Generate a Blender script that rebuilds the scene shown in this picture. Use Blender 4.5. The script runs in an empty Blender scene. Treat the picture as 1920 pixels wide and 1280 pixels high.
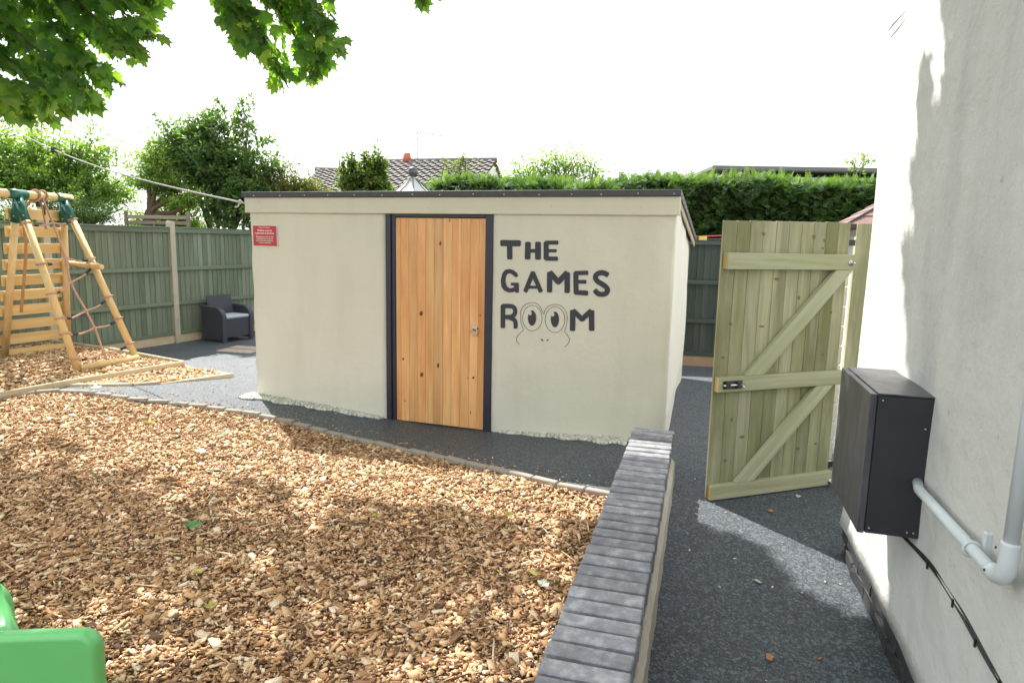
import bpy, bmesh, math, random
import numpy as np
from mathutils import Vector, Matrix
from mathutils.geometry import tessellate_polygon
R = math.radians
rng = np.random.default_rng(7)
random.seed(7)
scene = bpy.context.scene
COL = scene.collection

# ------------------------------------------------------------------ camera
H = 1.62
cd = bpy.data.cameras.new("camera"); cam = bpy.data.objects.new("camera", cd); COL.objects.link(cam)
cd.sensor_width = 36.0; cd.lens = 36.0*1240/1920; cd.clip_start = 0.05; cd.clip_end = 500
cam.location = (0, 0, H)
cam.rotation_euler = (Matrix.Rotation(R(90-8.55), 3, 'X') @ Matrix.Rotation(R(1.18), 3, 'Z')).to_euler()
scene.camera = cam

# ------------------------------------------------------------------ daylight
SUN = Vector((-.507*math.cos(R(48)), .862*math.cos(R(48)), math.sin(R(48)))).normalized()
world = bpy.data.worlds.new("World"); scene.world = world; world.use_nodes = True
wn = world.node_tree; wn.nodes.clear()
sky = wn.nodes.new('ShaderNodeTexSky'); sky.sky_type = 'NISHITA'; sky.sun_disc = False
sky.sun_elevation = R(48); sky.sun_rotation = R(-30.5); sky.air_density = 1.2; sky.dust_density = 3.0
bg1 = wn.nodes.new('ShaderNodeBackground'); bg1.inputs[1].default_value = 0.12
wn.links.new(sky.outputs[0], bg1.inputs[0])
bg2 = wn.nodes.new('ShaderNodeBackground'); bg2.inputs[0].default_value = (.93, .965, 1, 1); bg2.inputs[1].default_value = 0.86
tc = wn.nodes.new('ShaderNodeTexCoord'); nz = wn.nodes.new('ShaderNodeTexNoise')
nz.inputs['Scale'].default_value = 2.2; nz.inputs['Detail'].default_value = 5
wn.links.new(tc.outputs['Generated'], nz.inputs['Vector'])
mr = wn.nodes.new('ShaderNodeMapRange'); mr.inputs[1].default_value = .3; mr.inputs[2].default_value = .7
mr.inputs[3].default_value = .72; mr.inputs[4].default_value = .97
wn.links.new(nz.outputs[0], mr.inputs[0])
mx = wn.nodes.new('ShaderNodeMixShader'); wo = wn.nodes.new('ShaderNodeOutputWorld')
wn.links.new(mr.outputs[0], mx.inputs[0]); wn.links.new(bg1.outputs[0], mx.inputs[1]); wn.links.new(bg2.outputs[0], mx.inputs[2])
wn.links.new(mx.outputs[0], wo.inputs[0])
sd = bpy.data.lights.new("sun", 'SUN'); sd.energy = 4.1; sd.angle = R(0.53); sd.color = (1, .965, .9)
so = bpy.data.objects.new("sun", sd); COL.objects.link(so); so.rotation_euler = SUN.to_track_quat('Z', 'Y').to_euler()
so.location = (-4, 8, 12)
scene.view_settings.view_transform = 'Standard'; scene.view_settings.look = 'None'
scene.view_settings.exposure = 1.38; scene.view_settings.gamma = 1; scene.view_settings.use_curve_mapping = False
scene.render.engine = 'CYCLES'

# measured outlines: painted lettering, edging line (metres)
D_={'strokes': [(0.054, [[2.705, 1.608],
 [2.865, 1.609]]), (0.0501, [[2.777, 1.606],
 [2.78, 1.482]]), (0.0521, [[2.944, 1.609],
 [2.944, 1.486]]), (0.0521, [[3.034, 1.611],
 [3.037, 1.487]]), (0.0328, [[2.946, 1.546],
 [3.036, 1.548]]), (0.0463, [[3.106, 1.614],
 [3.11, 1.487]]), (0.0347, [[3.106, 1.62],
 [3.205, 1.622]]), (0.027, [[3.108, 1.551],
 [3.193, 1.553]]), (0.0366, [[3.11, 1.485],
 [3.204, 1.486]]), (0.0434, [[2.838, 1.338],
 [2.813, 1.358],
 [2.78, 1.364],
 [2.75, 1.354],
 [2.73, 1.325],
 [2.722, 1.277]]), (0.0434, [[2.722, 1.287],
 [2.73, 1.237],
 [2.753, 1.21],
 [2.79, 1.2],
 [2.824, 1.207],
 [2.848, 1.222]]), (0.0309, [[2.81, 1.255],
 [2.852, 1.257]]), (0.0347, [[2.852, 1.257],
 [2.853, 1.196]]), (0.0405, [[2.994, 1.358],
 [2.931, 1.199]]), (0.0405, [[2.994, 1.358],
 [3.069, 1.205]]), (0.027, [[2.958, 1.233],
 [3.042, 1.236]]), (0.0482, [[3.145, 1.359],
 [3.149, 1.209]]), (0.0482, [[3.3, 1.361],
 [3.305, 1.21]]), (0.0482, [[3.152, 1.362],
 [3.224, 1.288]]), (0.0482, [[3.293, 1.365],
 [3.224, 1.288]]), (0.0443, [[3.375, 1.367],
 [3.383, 1.204]]), (0.0366, [[3.375, 1.37],
 [3.473, 1.375]]), (0.0328, [[3.378, 1.296],
 [3.46, 1.299]]), (0.0424, [[3.383, 1.206],
 [3.476, 1.204]]), (0.0443, [[3.644, 1.366],
 [3.612, 1.379],
 [3.576, 1.376],
 [3.55, 1.357],
 [3.548, 1.33],
 [3.569, 1.305],
 [3.607, 1.284],
 [3.64, 1.261],
 [3.653, 1.234],
 [3.638, 1.208],
 [3.603, 1.199],
 [3.569, 1.207],
 [3.55, 1.226]]), (0.0443, [[2.724, 1.054],
 [2.728, 0.872]]), (0.0405, [[2.724, 1.056],
 [2.796, 1.059],
 [2.83, 1.045],
 [2.84, 1.016],
 [2.831, 0.985],
 [2.803, 0.965],
 [2.742, 0.959]]), (0.0386, [[2.777, 0.959],
 [2.829, 0.941],
 [2.845, 0.918],
 [2.848, 0.874]]), (0.0482, [[3.361, 1.042],
 [3.366, 0.887]]), (0.0482, [[3.524, 1.048],
 [3.531, 0.898]]), (0.0443, [[3.37, 1.045],
 [3.444, 0.98]]), (0.0443, [[3.516, 1.051],
 [3.444, 0.98]])], 'pupils': [[[3.035, 0.966],
 [3.035, 0.951],
 [3.032, 0.937],
 [3.028, 0.924],
 [3.022, 0.913],
 [3.015, 0.904],
 [3.008, 0.898],
 [2.999, 0.896],
 [2.991, 0.897],
 [2.982, 0.902],
 [2.975, 0.91],
 [2.969, 0.92],
 [2.964, 0.933],
 [2.961, 0.947],
 [2.959, 0.962],
 [2.96, 0.977],
 [2.962, 0.992],
 [2.967, 1.005],
 [2.972, 1.016],
 [2.979, 1.024],
 [2.987, 1.03],
 [2.996, 1.032],
 [3.004, 1.031],
 [3.012, 1.026],
 [3.019, 1.018],
 [3.026, 1.008],
 [3.031, 0.996],
 [3.034, 0.981]], [[3.243, 0.967],
 [3.243, 0.952],
 [3.24, 0.937],
 [3.236, 0.924],
 [3.231, 0.913],
 [3.224, 0.904],
 [3.217, 0.899],
 [3.208, 0.897],
 [3.2, 0.898],
 [3.192, 0.902],
 [3.185, 0.91],
 [3.179, 0.921],
 [3.174, 0.933],
 [3.171, 0.947],
 [3.169, 0.963],
 [3.17, 0.978],
 [3.172, 0.992],
 [3.176, 1.006],
 [3.182, 1.017],
 [3.188, 1.025],
 [3.196, 1.031],
 [3.204, 1.033],
 [3.212, 1.031],
 [3.22, 1.027],
 [3.228, 1.019],
 [3.234, 1.009],
 [3.239, 0.996],
 [3.242, 0.982]], [[3.107, 0.771],
 [3.103, 0.769],
 [3.098, 0.769],
 [3.092, 0.772],
 [3.087, 0.776],
 [3.085, 0.78],
 [3.085, 0.784],
 [3.088, 0.786],
 [3.094, 0.786],
 [3.1, 0.783],
 [3.105, 0.779],
 [3.107, 0.775]], [[3.156, 0.786],
 [3.156, 0.783],
 [3.154, 0.779],
 [3.15, 0.775],
 [3.144, 0.772],
 [3.14, 0.771],
 [3.137, 0.772],
 [3.136, 0.775],
 [3.138, 0.779],
 [3.143, 0.784],
 [3.148, 0.787],
 [3.153, 0.787]]], 'glints': [[[2.993, 1.008],
 [2.993, 1.004],
 [2.992, 1.0],
 [2.99, 0.996],
 [2.988, 0.993],
 [2.986, 0.99],
 [2.983, 0.989],
 [2.98, 0.988],
 [2.977, 0.988],
 [2.974, 0.99],
 [2.971, 0.992],
 [2.969, 0.995],
 [2.967, 0.998],
 [2.966, 1.002],
 [2.965, 1.006],
 [2.966, 1.011],
 [2.966, 1.015],
 [2.968, 1.019],
 [2.97, 1.022],
 [2.973, 1.024],
 [2.976, 1.026],
 [2.979, 1.026],
 [2.982, 1.026],
 [2.985, 1.025],
 [2.988, 1.023],
 [2.99, 1.02],
 [2.992, 1.016],
 [2.993, 1.012]], [[3.2, 1.01],
 [3.2, 1.006],
 [3.199, 1.002],
 [3.197, 0.998],
 [3.195, 0.995],
 [3.193, 0.992],
 [3.19, 0.991],
 [3.187, 0.99],
 [3.184, 0.99],
 [3.181, 0.992],
 [3.178, 0.994],
 [3.176, 0.997],
 [3.174, 1.0],
 [3.173, 1.004],
 [3.173, 1.008],
 [3.173, 1.012],
 [3.174, 1.017],
 [3.175, 1.02],
 [3.177, 1.023],
 [3.18, 1.026],
 [3.183, 1.027],
 [3.186, 1.028],
 [3.189, 1.028],
 [3.192, 1.026],
 [3.194, 1.024],
 [3.197, 1.021],
 [3.198, 1.018],
 [3.2, 1.014]]], 'G': [[2.859, 1.327],
 [2.85, 1.353],
 [2.816, 1.377],
 [2.776, 1.385],
 [2.738, 1.376],
 [2.712, 1.344],
 [2.698, 1.281],
 [2.706, 1.224],
 [2.732, 1.193],
 [2.773, 1.178],
 [2.813, 1.182],
 [2.833, 1.189],
 [2.838, 1.18],
 [2.87, 1.181],
 [2.87, 1.25],
 [2.863, 1.268],
 [2.796, 1.266],
 [2.791, 1.254],
 [2.797, 1.241],
 [2.824, 1.24],
 [2.824, 1.229],
 [2.807, 1.219],
 [2.782, 1.217],
 [2.759, 1.231],
 [2.743, 1.273],
 [2.746, 1.316],
 [2.763, 1.344],
 [2.79, 1.346],
 [2.81, 1.333],
 [2.831, 1.317],
 [2.851, 1.316]], 'lines': [[[3.089, 0.969],
 [3.089, 0.952],
 [3.086, 0.935],
 [3.081, 0.918],
 [3.074, 0.903],
 [3.066, 0.889],
 [3.055, 0.877],
 [3.044, 0.867],
 [3.031, 0.86],
 [3.017, 0.855],
 [3.003, 0.852],
 [2.989, 0.853],
 [2.975, 0.856],
 [2.962, 0.862],
 [2.95, 0.87],
 [2.939, 0.881],
 [2.929, 0.894],
 [2.921, 0.909],
 [2.916, 0.925],
 [2.912, 0.942],
 [2.91, 0.959],
 [2.911, 0.977],
 [2.914, 0.994],
 [2.919, 1.011],
 [2.926, 1.026],
 [2.935, 1.04],
 [2.945, 1.052],
 [2.957, 1.062],
 [2.97, 1.069],
 [2.983, 1.074],
 [2.997, 1.076],
 [3.011, 1.075],
 [3.025, 1.072],
 [3.038, 1.066],
 [3.05, 1.057],
 [3.061, 1.047],
 [3.071, 1.034],
 [3.078, 1.019],
 [3.084, 1.004],
 [3.088, 0.987],
 [3.089, 0.969]], [[3.294, 0.968],
 [3.294, 0.95],
 [3.291, 0.933],
 [3.287, 0.917],
 [3.28, 0.902],
 [3.272, 0.888],
 [3.262, 0.876],
 [3.25, 0.866],
 [3.238, 0.858],
 [3.224, 0.853],
 [3.211, 0.851],
 [3.197, 0.852],
 [3.183, 0.855],
 [3.17, 0.861],
 [3.158, 0.869],
 [3.148, 0.88],
 [3.138, 0.893],
 [3.13, 0.907],
 [3.125, 0.923],
 [3.121, 0.94],
 [3.119, 0.958],
 [3.12, 0.975],
 [3.123, 0.993],
 [3.127, 1.009],
 [3.134, 1.025],
 [3.143, 1.038],
 [3.153, 1.05],
 [3.164, 1.06],
 [3.177, 1.067],
 [3.19, 1.072],
 [3.204, 1.074],
 [3.218, 1.073],
 [3.231, 1.07],
 [3.244, 1.064],
 [3.256, 1.056],
 [3.266, 1.045],
 [3.276, 1.032],
 [3.283, 1.018],
 [3.289, 1.002],
 [3.293, 0.985],
 [3.294, 0.968]], [[2.922, 0.855],
 [2.9, 0.907],
 [2.89, 0.964],
 [2.893, 1.022],
 [2.914, 1.064],
 [2.951, 1.09],
 [2.996, 1.1],
 [3.046, 1.089],
 [3.083, 1.046],
 [3.104, 1.003],
 [3.116, 1.043],
 [3.149, 1.078],
 [3.207, 1.095],
 [3.261, 1.082],
 [3.299, 1.043],
 [3.315, 0.988],
 [3.311, 0.922],
 [3.294, 0.864]], [[2.922, 0.855],
 [2.889, 0.824],
 [2.867, 0.793],
 [2.859, 0.766],
 [2.869, 0.74],
 [2.892, 0.724]], [[3.294, 0.864],
 [3.324, 0.833],
 [3.342, 0.799],
 [3.329, 0.759],
 [3.298, 0.729]]], 'edging': [[-4.888, 5.79, 0.055], [-4.824, 6.082, 0.055], [-4.691, 6.316, 0.055], [-4.505, 6.427, 0.055], [-4.227, 6.407, 0.054], [-3.665, 6.257, 0.037], [-3.249, 6.25, -0.0], [-2.742, 6.152, -0.023], [-2.278, 5.999, -0.045], [-1.701, 5.726, -0.077], [-1.15, 5.376, -0.08], [-0.652, 5.005, -0.049], [-0.217, 4.693, -0.023], [0.168, 4.41, -0.008], [0.38, 4.27, -0.005], [0.64, 4.145, -0.002]], 'tri': [[-4.802, 6.471, 0.055], [-4.662, 6.658, 0.055], [-3.963, 6.781, 0.054], [-3.756, 6.919, 0.046], [-3.247, 7.534, 0.006]], 'tri2': [[-3.247, 7.534, 0.006], [-3.459, 7.525, 0.022], [-3.953, 7.836, 0.034]]}

# ------------------------------------------------------------------ materials
class NT:
    def __init__(s, name):
        s.m = bpy.data.materials.new(name); s.m.use_nodes = True; s.t = s.m.node_tree; s.t.nodes.clear()
        s.out = s.t.nodes.new('ShaderNodeOutputMaterial'); s.b = s.t.nodes.new('ShaderNodeBsdfPrincipled')
        s.t.links.new(s.b.outputs[0], s.out.inputs[0]); s.tc = s.t.nodes.new('ShaderNodeTexCoord')
    def n(s, t, **k):
        x = s.t.nodes.new(t)
        for a, b in k.items(): setattr(x, a, b)
        return x
    def l(s, a, b): s.t.links.new(a, b)
    def noise(s, scale, detail=4, rough=.55, vec=None, stretch=None, dist=0):
        x = s.n('ShaderNodeTexNoise'); x.inputs['Scale'].default_value = scale; x.inputs['Detail'].default_value = detail
        x.inputs['Roughness'].default_value = rough; x.inputs['Distortion'].default_value = dist
        v = vec or s.tc.outputs['Object']
        if stretch:
            mp = s.n('ShaderNodeMapping'); mp.inputs['Scale'].default_value = stretch; s.l(v, mp.inputs[0]); v = mp.outputs[0]
        s.l(v, x.inputs['Vector']); return x.outputs[0]
    def ramp(s, fac, stops, interp='LINEAR'):
        x = s.n('ShaderNodeValToRGB'); cr = x.color_ramp; cr.interpolation = interp
        while len(cr.elements) < len(stops): cr.elements.new(.5)
        for e, (p, c) in zip(cr.elements, stops): e.position = p; e.color = (*c, 1) if len(c) == 3 else c
        s.l(fac, x.inputs[0]); return x.outputs[0]
    def mix(s, a, b, fac, mode='MIX'):
        x = s.n('ShaderNodeMix', data_type='RGBA', blend_type=mode)
        for v, i in ((fac, 0), (a, 6), (b, 7)):
            if isinstance(v, (int, float)): x.inputs[i].default_value = v
            elif isinstance(v, tuple): x.inputs[i].default_value = (*v, 1)
            else: s.l(v, x.inputs[i])
        return x.outputs[2]
    def bump(s, h, strength=.3, dist=.01):
        x = s.n('ShaderNodeBump'); x.inputs['Strength'].default_value = strength; x.inputs['Distance'].default_value = dist
        s.l(h, x.inputs['Height'])
        if s.b.inputs['Normal'].is_linked: s.l(s.b.inputs['Normal'].links[0].from_socket, x.inputs['Normal'])
        s.l(x.outputs[0], s.b.inputs['Normal'])
    def col(s, c):
        if isinstance(c, tuple): s.b.inputs['Base Color'].default_value = (*c, 1)
        else: s.l(c, s.b.inputs['Base Color'])
    def rough(s, r, spec=.5):
        s.b.inputs['Roughness'].default_value = r; s.b.inputs['Specular IOR Level'].default_value = spec

def g3(c, k): return tuple(min(1, v*k) for v in c)

def plain(name, c, rough=.5, var=.12, scale=6, metal=0, bump=0, spec=.5, bscale=60):
    a = NT(name); a.col(a.mix(g3(c, 1-var), g3(c, 1+var), a.noise(scale))); a.rough(rough, spec)
    a.b.inputs['Metallic'].default_value = metal
    if bump: a.bump(a.noise(bscale, 3), bump, .004)
    return a.m

def render_wall(name, c, dirt, stain=.35, b=.5, low=False):
    a = NT(name)
    base = a.mix(g3(c, .93), g3(c, 1.04), a.noise(1.3, 5))
    streak = a.ramp(a.noise(3.0, 5, .6, stretch=(1, 1, .18)), [(.48, (0, 0, 0)), (.75, (1, 1, 1))])
    base = a.mix(base, dirt, a.ramp(streak, [(0, (0, 0, 0)), (1, (stain,)*3)]))
    spots = a.ramp(a.noise(14, 3, .6), [(.70, (0, 0, 0)), (.78, (1, 1, 1))])
    base = a.mix(base, g3(dirt, .55), a.ramp(spots, [(0, (0, 0, 0)), (1, (stain*.9,)*3)]))
    sx_ = a.n('ShaderNodeSeparateXYZ'); a.l(a.tc.outputs['Object'], sx_.inputs[0])
    ad = a.n('ShaderNodeMath', operation='MULTIPLY_ADD'); a.l(a.noise(7, 5, .65), ad.inputs[0]); ad.inputs[1].default_value = -.32; a.l(sx_.outputs[2], ad.inputs[2])
    base = a.mix(base, g3(dirt, .8), a.ramp(ad.outputs[0], [(-.0, (.25,)*3), (.03, (0, 0, 0))]) if low else 0.0)
    a.col(base); a.rough(.85, .25)
    a.bump(a.noise(2.3, 3), .35*b, .06); a.bump(a.noise(38, 4, .6), .45*b, .006); a.bump(a.noise(190, 2), .35*b, .002)
    return a.m

def wood(name, lo, hi, axis='Z', grain=38, rough=.6, vary=.25, bump=.25, tint=None, tintamt=.5, spec=.3):
    a = NT(name)
    st = {'X': (.05, 1, 1), 'Y': (1, .05, 1), 'Z': (1, 1, .05)}[axis]
    oi = a.n('ShaderNodeObjectInfo')
    off = a.n('ShaderNodeVectorMath', operation='ADD'); mul = a.n('ShaderNodeVectorMath', operation='SCALE')
    cmb = a.n('ShaderNodeCombineXYZ')
    for i in range(3): a.l(oi.outputs['Random'], cmb.inputs[i])
    a.l(cmb.outputs[0], mul.inputs[0]); mul.inputs['Scale'].default_value = 37.0
    a.l(a.tc.outputs['Object'], off.inputs[0]); a.l(mul.outputs[0], off.inputs[1])
    v = off.outputs[0]
    g1 = a.noise(grain, 5, .6, v, st, 1.2); g2 = a.noise(grain*.28, 4, .5, v, st, 2.5)
    c = a.mix(lo, hi, a.ramp(a.mix(g1, g2, .55), [(.3, (0, 0, 0)), (.7, (1, 1, 1))]))
    if tint: c = a.mix(c, tint, a.ramp(a.noise(2.6, 5, .6, v, tuple(.25+.75*x for x in st)), [(.42, (0, 0, 0)), (.68, (tintamt,)*3)]))
    hs = a.n('ShaderNodeHueSaturation'); mrr = a.n('ShaderNodeMapRange')
    mrr.inputs[3].default_value = 1-vary; mrr.inputs[4].default_value = 1+vary*.6
    a.l(oi.outputs['Random'], mrr.inputs[0]); a.l(mrr.outputs[0], hs.inputs['Value']); a.l(c, hs.inputs['Color'])
    a.col(hs.outputs[0]); a.rough(rough, spec); a.bump(g1, bump, .003)
    return a.m

def leaf_mat(name, stops, trans=.45, rough=.45, tcol=1.6, spec=.4):
    a = NT(name); at = a.n('ShaderNodeAttribute', attribute_name='rnd')
    c = a.ramp(at.outputs['Fac'], stops)
    c = a.mix(c, g3(stops[len(stops)//2][1], 1.25), a.ramp(a.noise(9, 2), [(.45, (0, 0, 0)), (.7, (.35,)*3)]))
    a.col(c); a.rough(rough, spec)
    tr = a.n('ShaderNodeBsdfTranslucent'); ms = a.n('ShaderNodeMixShader'); ms.inputs[0].default_value = trans
    t2 = a.mix(c, (tcol, tcol*1.12, .5), 1.0, 'MULTIPLY'); a.l(t2, tr.inputs[0])
    a.l(a.b.outputs[0], ms.inputs[1]); a.l(tr.outputs[0], ms.inputs[2]); a.l(ms.outputs[0], a.out.inputs[0])
    return a.m

M = {}
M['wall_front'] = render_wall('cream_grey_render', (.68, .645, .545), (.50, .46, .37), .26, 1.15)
M['wall_side'] = render_wall('lit_cream_render', (.86, .82, .70), (.6, .55, .45), .15, .4, True)  # render paled so the side's brighter light sits in its colour
M['house'] = render_wall('white_house_render', (.57, .565, .53), (.29, .30, .30), .55, 1.6)
M['fascia'] = render_wall('fascia_paint', (.65, .61, .50), (.4, .35, .27), .15, .15)
M['felt'] = plain('black_roof_felt', (.05, .05, .05), .8, .3, 30, bump=.5)
M['farroof'] = plain('far_grey_roof', (.16, .16, .155), .8, .2, 5)
M['trim'] = plain('dark_roof_trim', (.055, .055, .058), .55, .25, 20, bump=.2)
M['navy'] = plain('navy_black_paint', (.022, .023, .038), .4, .25, 9, bump=.1)
M['letter'] = plain('charcoal_wall_paint', (.035, .035, .048), .6, .18, 12, bump=.25, bscale=120)
M['glint'] = plain('pale_eye_paint', (.62, .58, .50), .6, .05)
M['steel'] = plain('bright_steel', (.6, .6, .58), .3, .1, 20, metal=1)
M['blackmetal'] = plain('black_iron', (.02, .02, .022), .45, .3, 20)
M['pine'] = wood('varnished_pine', (.60, .28, .095), (.90, .54, .25), 'Z', 26, .35, .18, .12, (.55, .18, .055), .6, spec=.4)
M['knot'] = plain('dark_knot', (.13, .04, .015), .4, .4, 60)
M['gate'] = wood('treated_green_timber', (.21, .205, .11), (.47, .455, .30), 'Z', 30, .75, .18, .5, (.15, .15, .06), .9)
M['gateknot'] = plain('olive_knot', (.14, .11, .045), .7, .4, 60)
M['gateH'] = wood('treated_green_rail', (.29, .29, .175), (.50, .50, .35), 'X', 26, .75, .12, .4, (.27, .27, .12), .5)
M['rawend'] = wood('raw_timber_end', (.35, .22, .08), (.55, .38, .16), 'Z', 60, .8, .1, .3)
M['fence'] = wood('green_stained_boards', (.12, .145, .10), (.225, .26, .185), 'Z', 22, .85, .22, .35, (.26, .30, .23), .5)
M['fenceH'] = wood('green_stained_rail', (.115, .14, .10), (.21, .245, .18), 'X', 22, .85, .15, .35, (.21, .27, .19), .5)
M['dfence'] = wood('shaded_green_boards', (.035, .048, .042), (.075, .09, .078), 'Z', 22, .85, .2, .35, (.07, .09, .08), .5)  # green fence stain darkened, the back fence's shade is in the colour
M['dfenceH'] = wood('shaded_green_rail', (.045, .058, .05), (.085, .10, .088), 'X', 22, .85, .15, .35)  # rails darkened for shade like the boards
M['concrete'] = plain('weathered_concrete', (.46, .415, .34), .9, .18, 7, bump=.5)
M['concrete2'] = plain('sandy_gravel_board', (.55, .45, .30), .9, .22, 8, bump=.5)
M['timber'] = wood('playframe_timber', (.60, .40, .17), (.80, .60, .31), 'Z', 26, .6, .10, .25, (.62, .33, .13), .45)
M['timberH'] = wood('playframe_plank', (.62, .40, .16), (.82, .60, .28), 'X', 26, .6, .14, .25, (.60, .33, .11), .35)
M['bracket'] = plain('green_metal_bracket', (.01, .115, .085), .35, .12, 10)
M['rope'] = plain('pinkish_brown_rope', (.50, .30, .22), .9, .3, 160, bump=.8, bscale=260)
M['whiterope'] = plain('white_rope', (.42, .42, .42), .85, .2, 90, bump=.8, bscale=200)
M['orangerope'] = plain('tan_rope', (.45, .24, .10), .9, .3, 120, bump=.8, bscale=200)
M['tape'] = plain('black_tape', (.02, .02, .022), .45, .3, 40)
M['edgewood'] = wood('edging_plank', (.44, .34, .22), (.66, .54, .38), 'X', 24, .8, .12, .35)
M['kerb'] = plain('grey_edging_paver', (.30, .26, .22), .9, .25, 9, bump=.6)
M['red'] = plain('red_sign_enamel', (.48, .022, .03), .35, .05)
M['white'] = plain('white_print', (.8, .78, .76), .5, .03)
M['redrope'] = plain('red_strap', (.75, .02, .05), .6, .1)
M['yellow'] = plain('yellow_tag', (.70, .60, .15), .6, .1)
M['green'] = plain('green_slide_plastic', (.13, .47, .15), .30, .06, 5, bump=.06, bscale=300)
M['pvc'] = plain('pale_grey_pvc', (.56, .60, .61), .35, .08, 9)
M['cable'] = plain('black_cable', (.012, .012, .013), .4, .3, 30)
M['rattan'] = None
M['cushion'] = plain('pale_grey_cushion', (.42, .45, .52), .9, .08, 30, bump=.3)
M['trunk'] = plain('brown_bark', (.13, .085, .055), .9, .35, 14, bump=1, bscale=40)
M['twig'] = plain('green_brown_twig', (.07, .06, .03), .8, .3, 14)
M['seed'] = plain('yellow_brown_seed', (.42, .30, .10), .7, .35, 30)
M['shingle'] = plain('burgundy_felt_shingle', (.22, .125, .12), .9, .2, 12, bump=.7, bscale=200)
M['tile'] = plain('grey_roof_tile', (.15, .135, .125), .85, .3, 4)
M['brickred'] = plain('red_clay', (.42, .12, .07), .85, .2, 8)
M['houserender'] = plain('far_white_render', (.72, .71, .68), .85, .05, 3)
M['lead'] = plain('grey_lead', (.10, .095, .095), .5, .25, 9)
M['palecanopy'] = plain('pale_grey_sheet_metal', (.55, .53, .55), .4, .12, 6)
M['benchwood'] = wood('weathered_slats', (.22, .17, .13), (.38, .31, .26), 'X', 24, .85)

a = NT('woven_rattan_plastic')
wv = a.n('ShaderNodeTexChecker'); wv.inputs['Scale'].default_value = 70; a.l(a.tc.outputs['Object'], wv.inputs['Vector'])
a.col(a.mix((.036, .036, .052), (.062, .062, .084), wv.outputs['Fac'])); a.rough(.5); a.bump(wv.outputs['Fac'], .6, .004); M['rattan'] = a.m
M['rattanframe'] = plain('smooth_charcoal_plastic', (.055, .055, .075), .45, .1, 8)

a = NT('black_plywood_sheen')
gx = a.noise(9, 5, .6, stretch=(1, 1, .2), dist=2)
a.col(a.ramp(gx, [(.35, (.028, .028, .034)), (.58, (.065, .064, .075)), (.75, (.13, .13, .145))])); a.rough(.36, .6); a.bump(gx, .2, .004); M['boxply'] = a.m  # ply grain and smears, greys lifted to paint in the door's sheen
M['boxside'] = plain('black_plywood_shaded', (.024, .023, .030), .4, .25, 14, bump=.2)  # darker copy for the carcass, its shaded side put into the colour

a = NT('blue_grey_coping_brick'); oi = a.n('ShaderNodeObjectInfo')
cmb = a.n('ShaderNodeCombineXYZ'); mlt = a.n('ShaderNodeMath', operation='MULTIPLY'); a.l(oi.outputs['Random'], mlt.inputs[0]); mlt.inputs[1].default_value = 91.0
for i_ in range(3): a.l(mlt.outputs[0], cmb.inputs[i_])
vad = a.n('ShaderNodeVectorMath', operation='ADD'); a.l(a.tc.outputs['Object'], vad.inputs[0]); a.l(cmb.outputs[0], vad.inputs[1]); BV = vad.outputs[0]
c = a.ramp(a.noise(17, 6, .65, BV), [(.25, (.13, .13, .145)), (.5, (.215, .215, .235)), (.72, (.38, .385, .41))])
c = a.mix(c, (.36, .32, .27), a.ramp(a.noise(9, 5, .7, BV), [(.56, (0, 0, 0)), (.76, (.5,)*3)]))
hs = a.n('ShaderNodeHueSaturation'); m2 = a.n('ShaderNodeMapRange'); m2.inputs[3].default_value = .78; m2.inputs[4].default_value = 1.22
a.l(oi.outputs['Random'], m2.inputs[0]); a.l(m2.outputs[0], hs.inputs['Value']); a.l(c, hs.inputs['Color']); a.col(hs.outputs[0])
a.rough(.62, .5); a.bump(a.noise(60, 4), .35, .004); M['coping'] = a.m
M['mortar'] = plain('grey_brown_mortar', (.085, .075, .062), .95, .3, 30, bump=.8)
M['blackbrick'] = plain('black_painted_brick', (.03, .029, .031), .6, .5, 14, bump=1.0, bscale=40)
M['whitebrick'] = plain('white_painted_block', (.72, .66, .60), .8, .08, 12, bump=.5)

a = NT('rubber_crumb_surface')
vor = a.n('ShaderNodeTexVoronoi'); vor.inputs['Scale'].default_value = 240; a.l(a.tc.outputs['Object'], vor.inputs['Vector'])
sep = a.n('ShaderNodeSeparateColor'); a.l(vor.outputs['Color'], sep.inputs[0])
c = a.ramp(sep.outputs[0], [(0, (.032, .038, .05)), (.5, (.052, .062, .08)), (.8, (.085, .10, .125)), (.90, (.09, .13, .17)), (.96, (.20, .25, .30)), (.985, (.36, .37, .36))], 'CONSTANT')
vb = a.n('ShaderNodeTexVoronoi'); vb.inputs['Scale'].default_value = 85; a.l(a.tc.outputs['Object'], vb.inputs['Vector']); sb = a.n('ShaderNodeSeparateColor'); a.l(vb.outputs['Color'], sb.inputs[0])
c = a.mix(c, (.15, .175, .205), a.ramp(sb.outputs[1], [(0, (0, 0, 0)), (.55, (.2,)*3), (.74, (.6,)*3), (.90, (1.0,)*3)], 'CONSTANT'))
c = a.mix(c, (.12, .12, .115), a.ramp(a.noise(1.6, 5, .6), [(.5, (0, 0, 0)), (.78, (.30,)*3)]))
a.col(c); a.rough(.5, .55)
a.bump(vor.outputs['Distance'], .9, .006); a.bump(a.noise(420, 2), .5, .003); M['rubber'] = a.m

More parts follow.
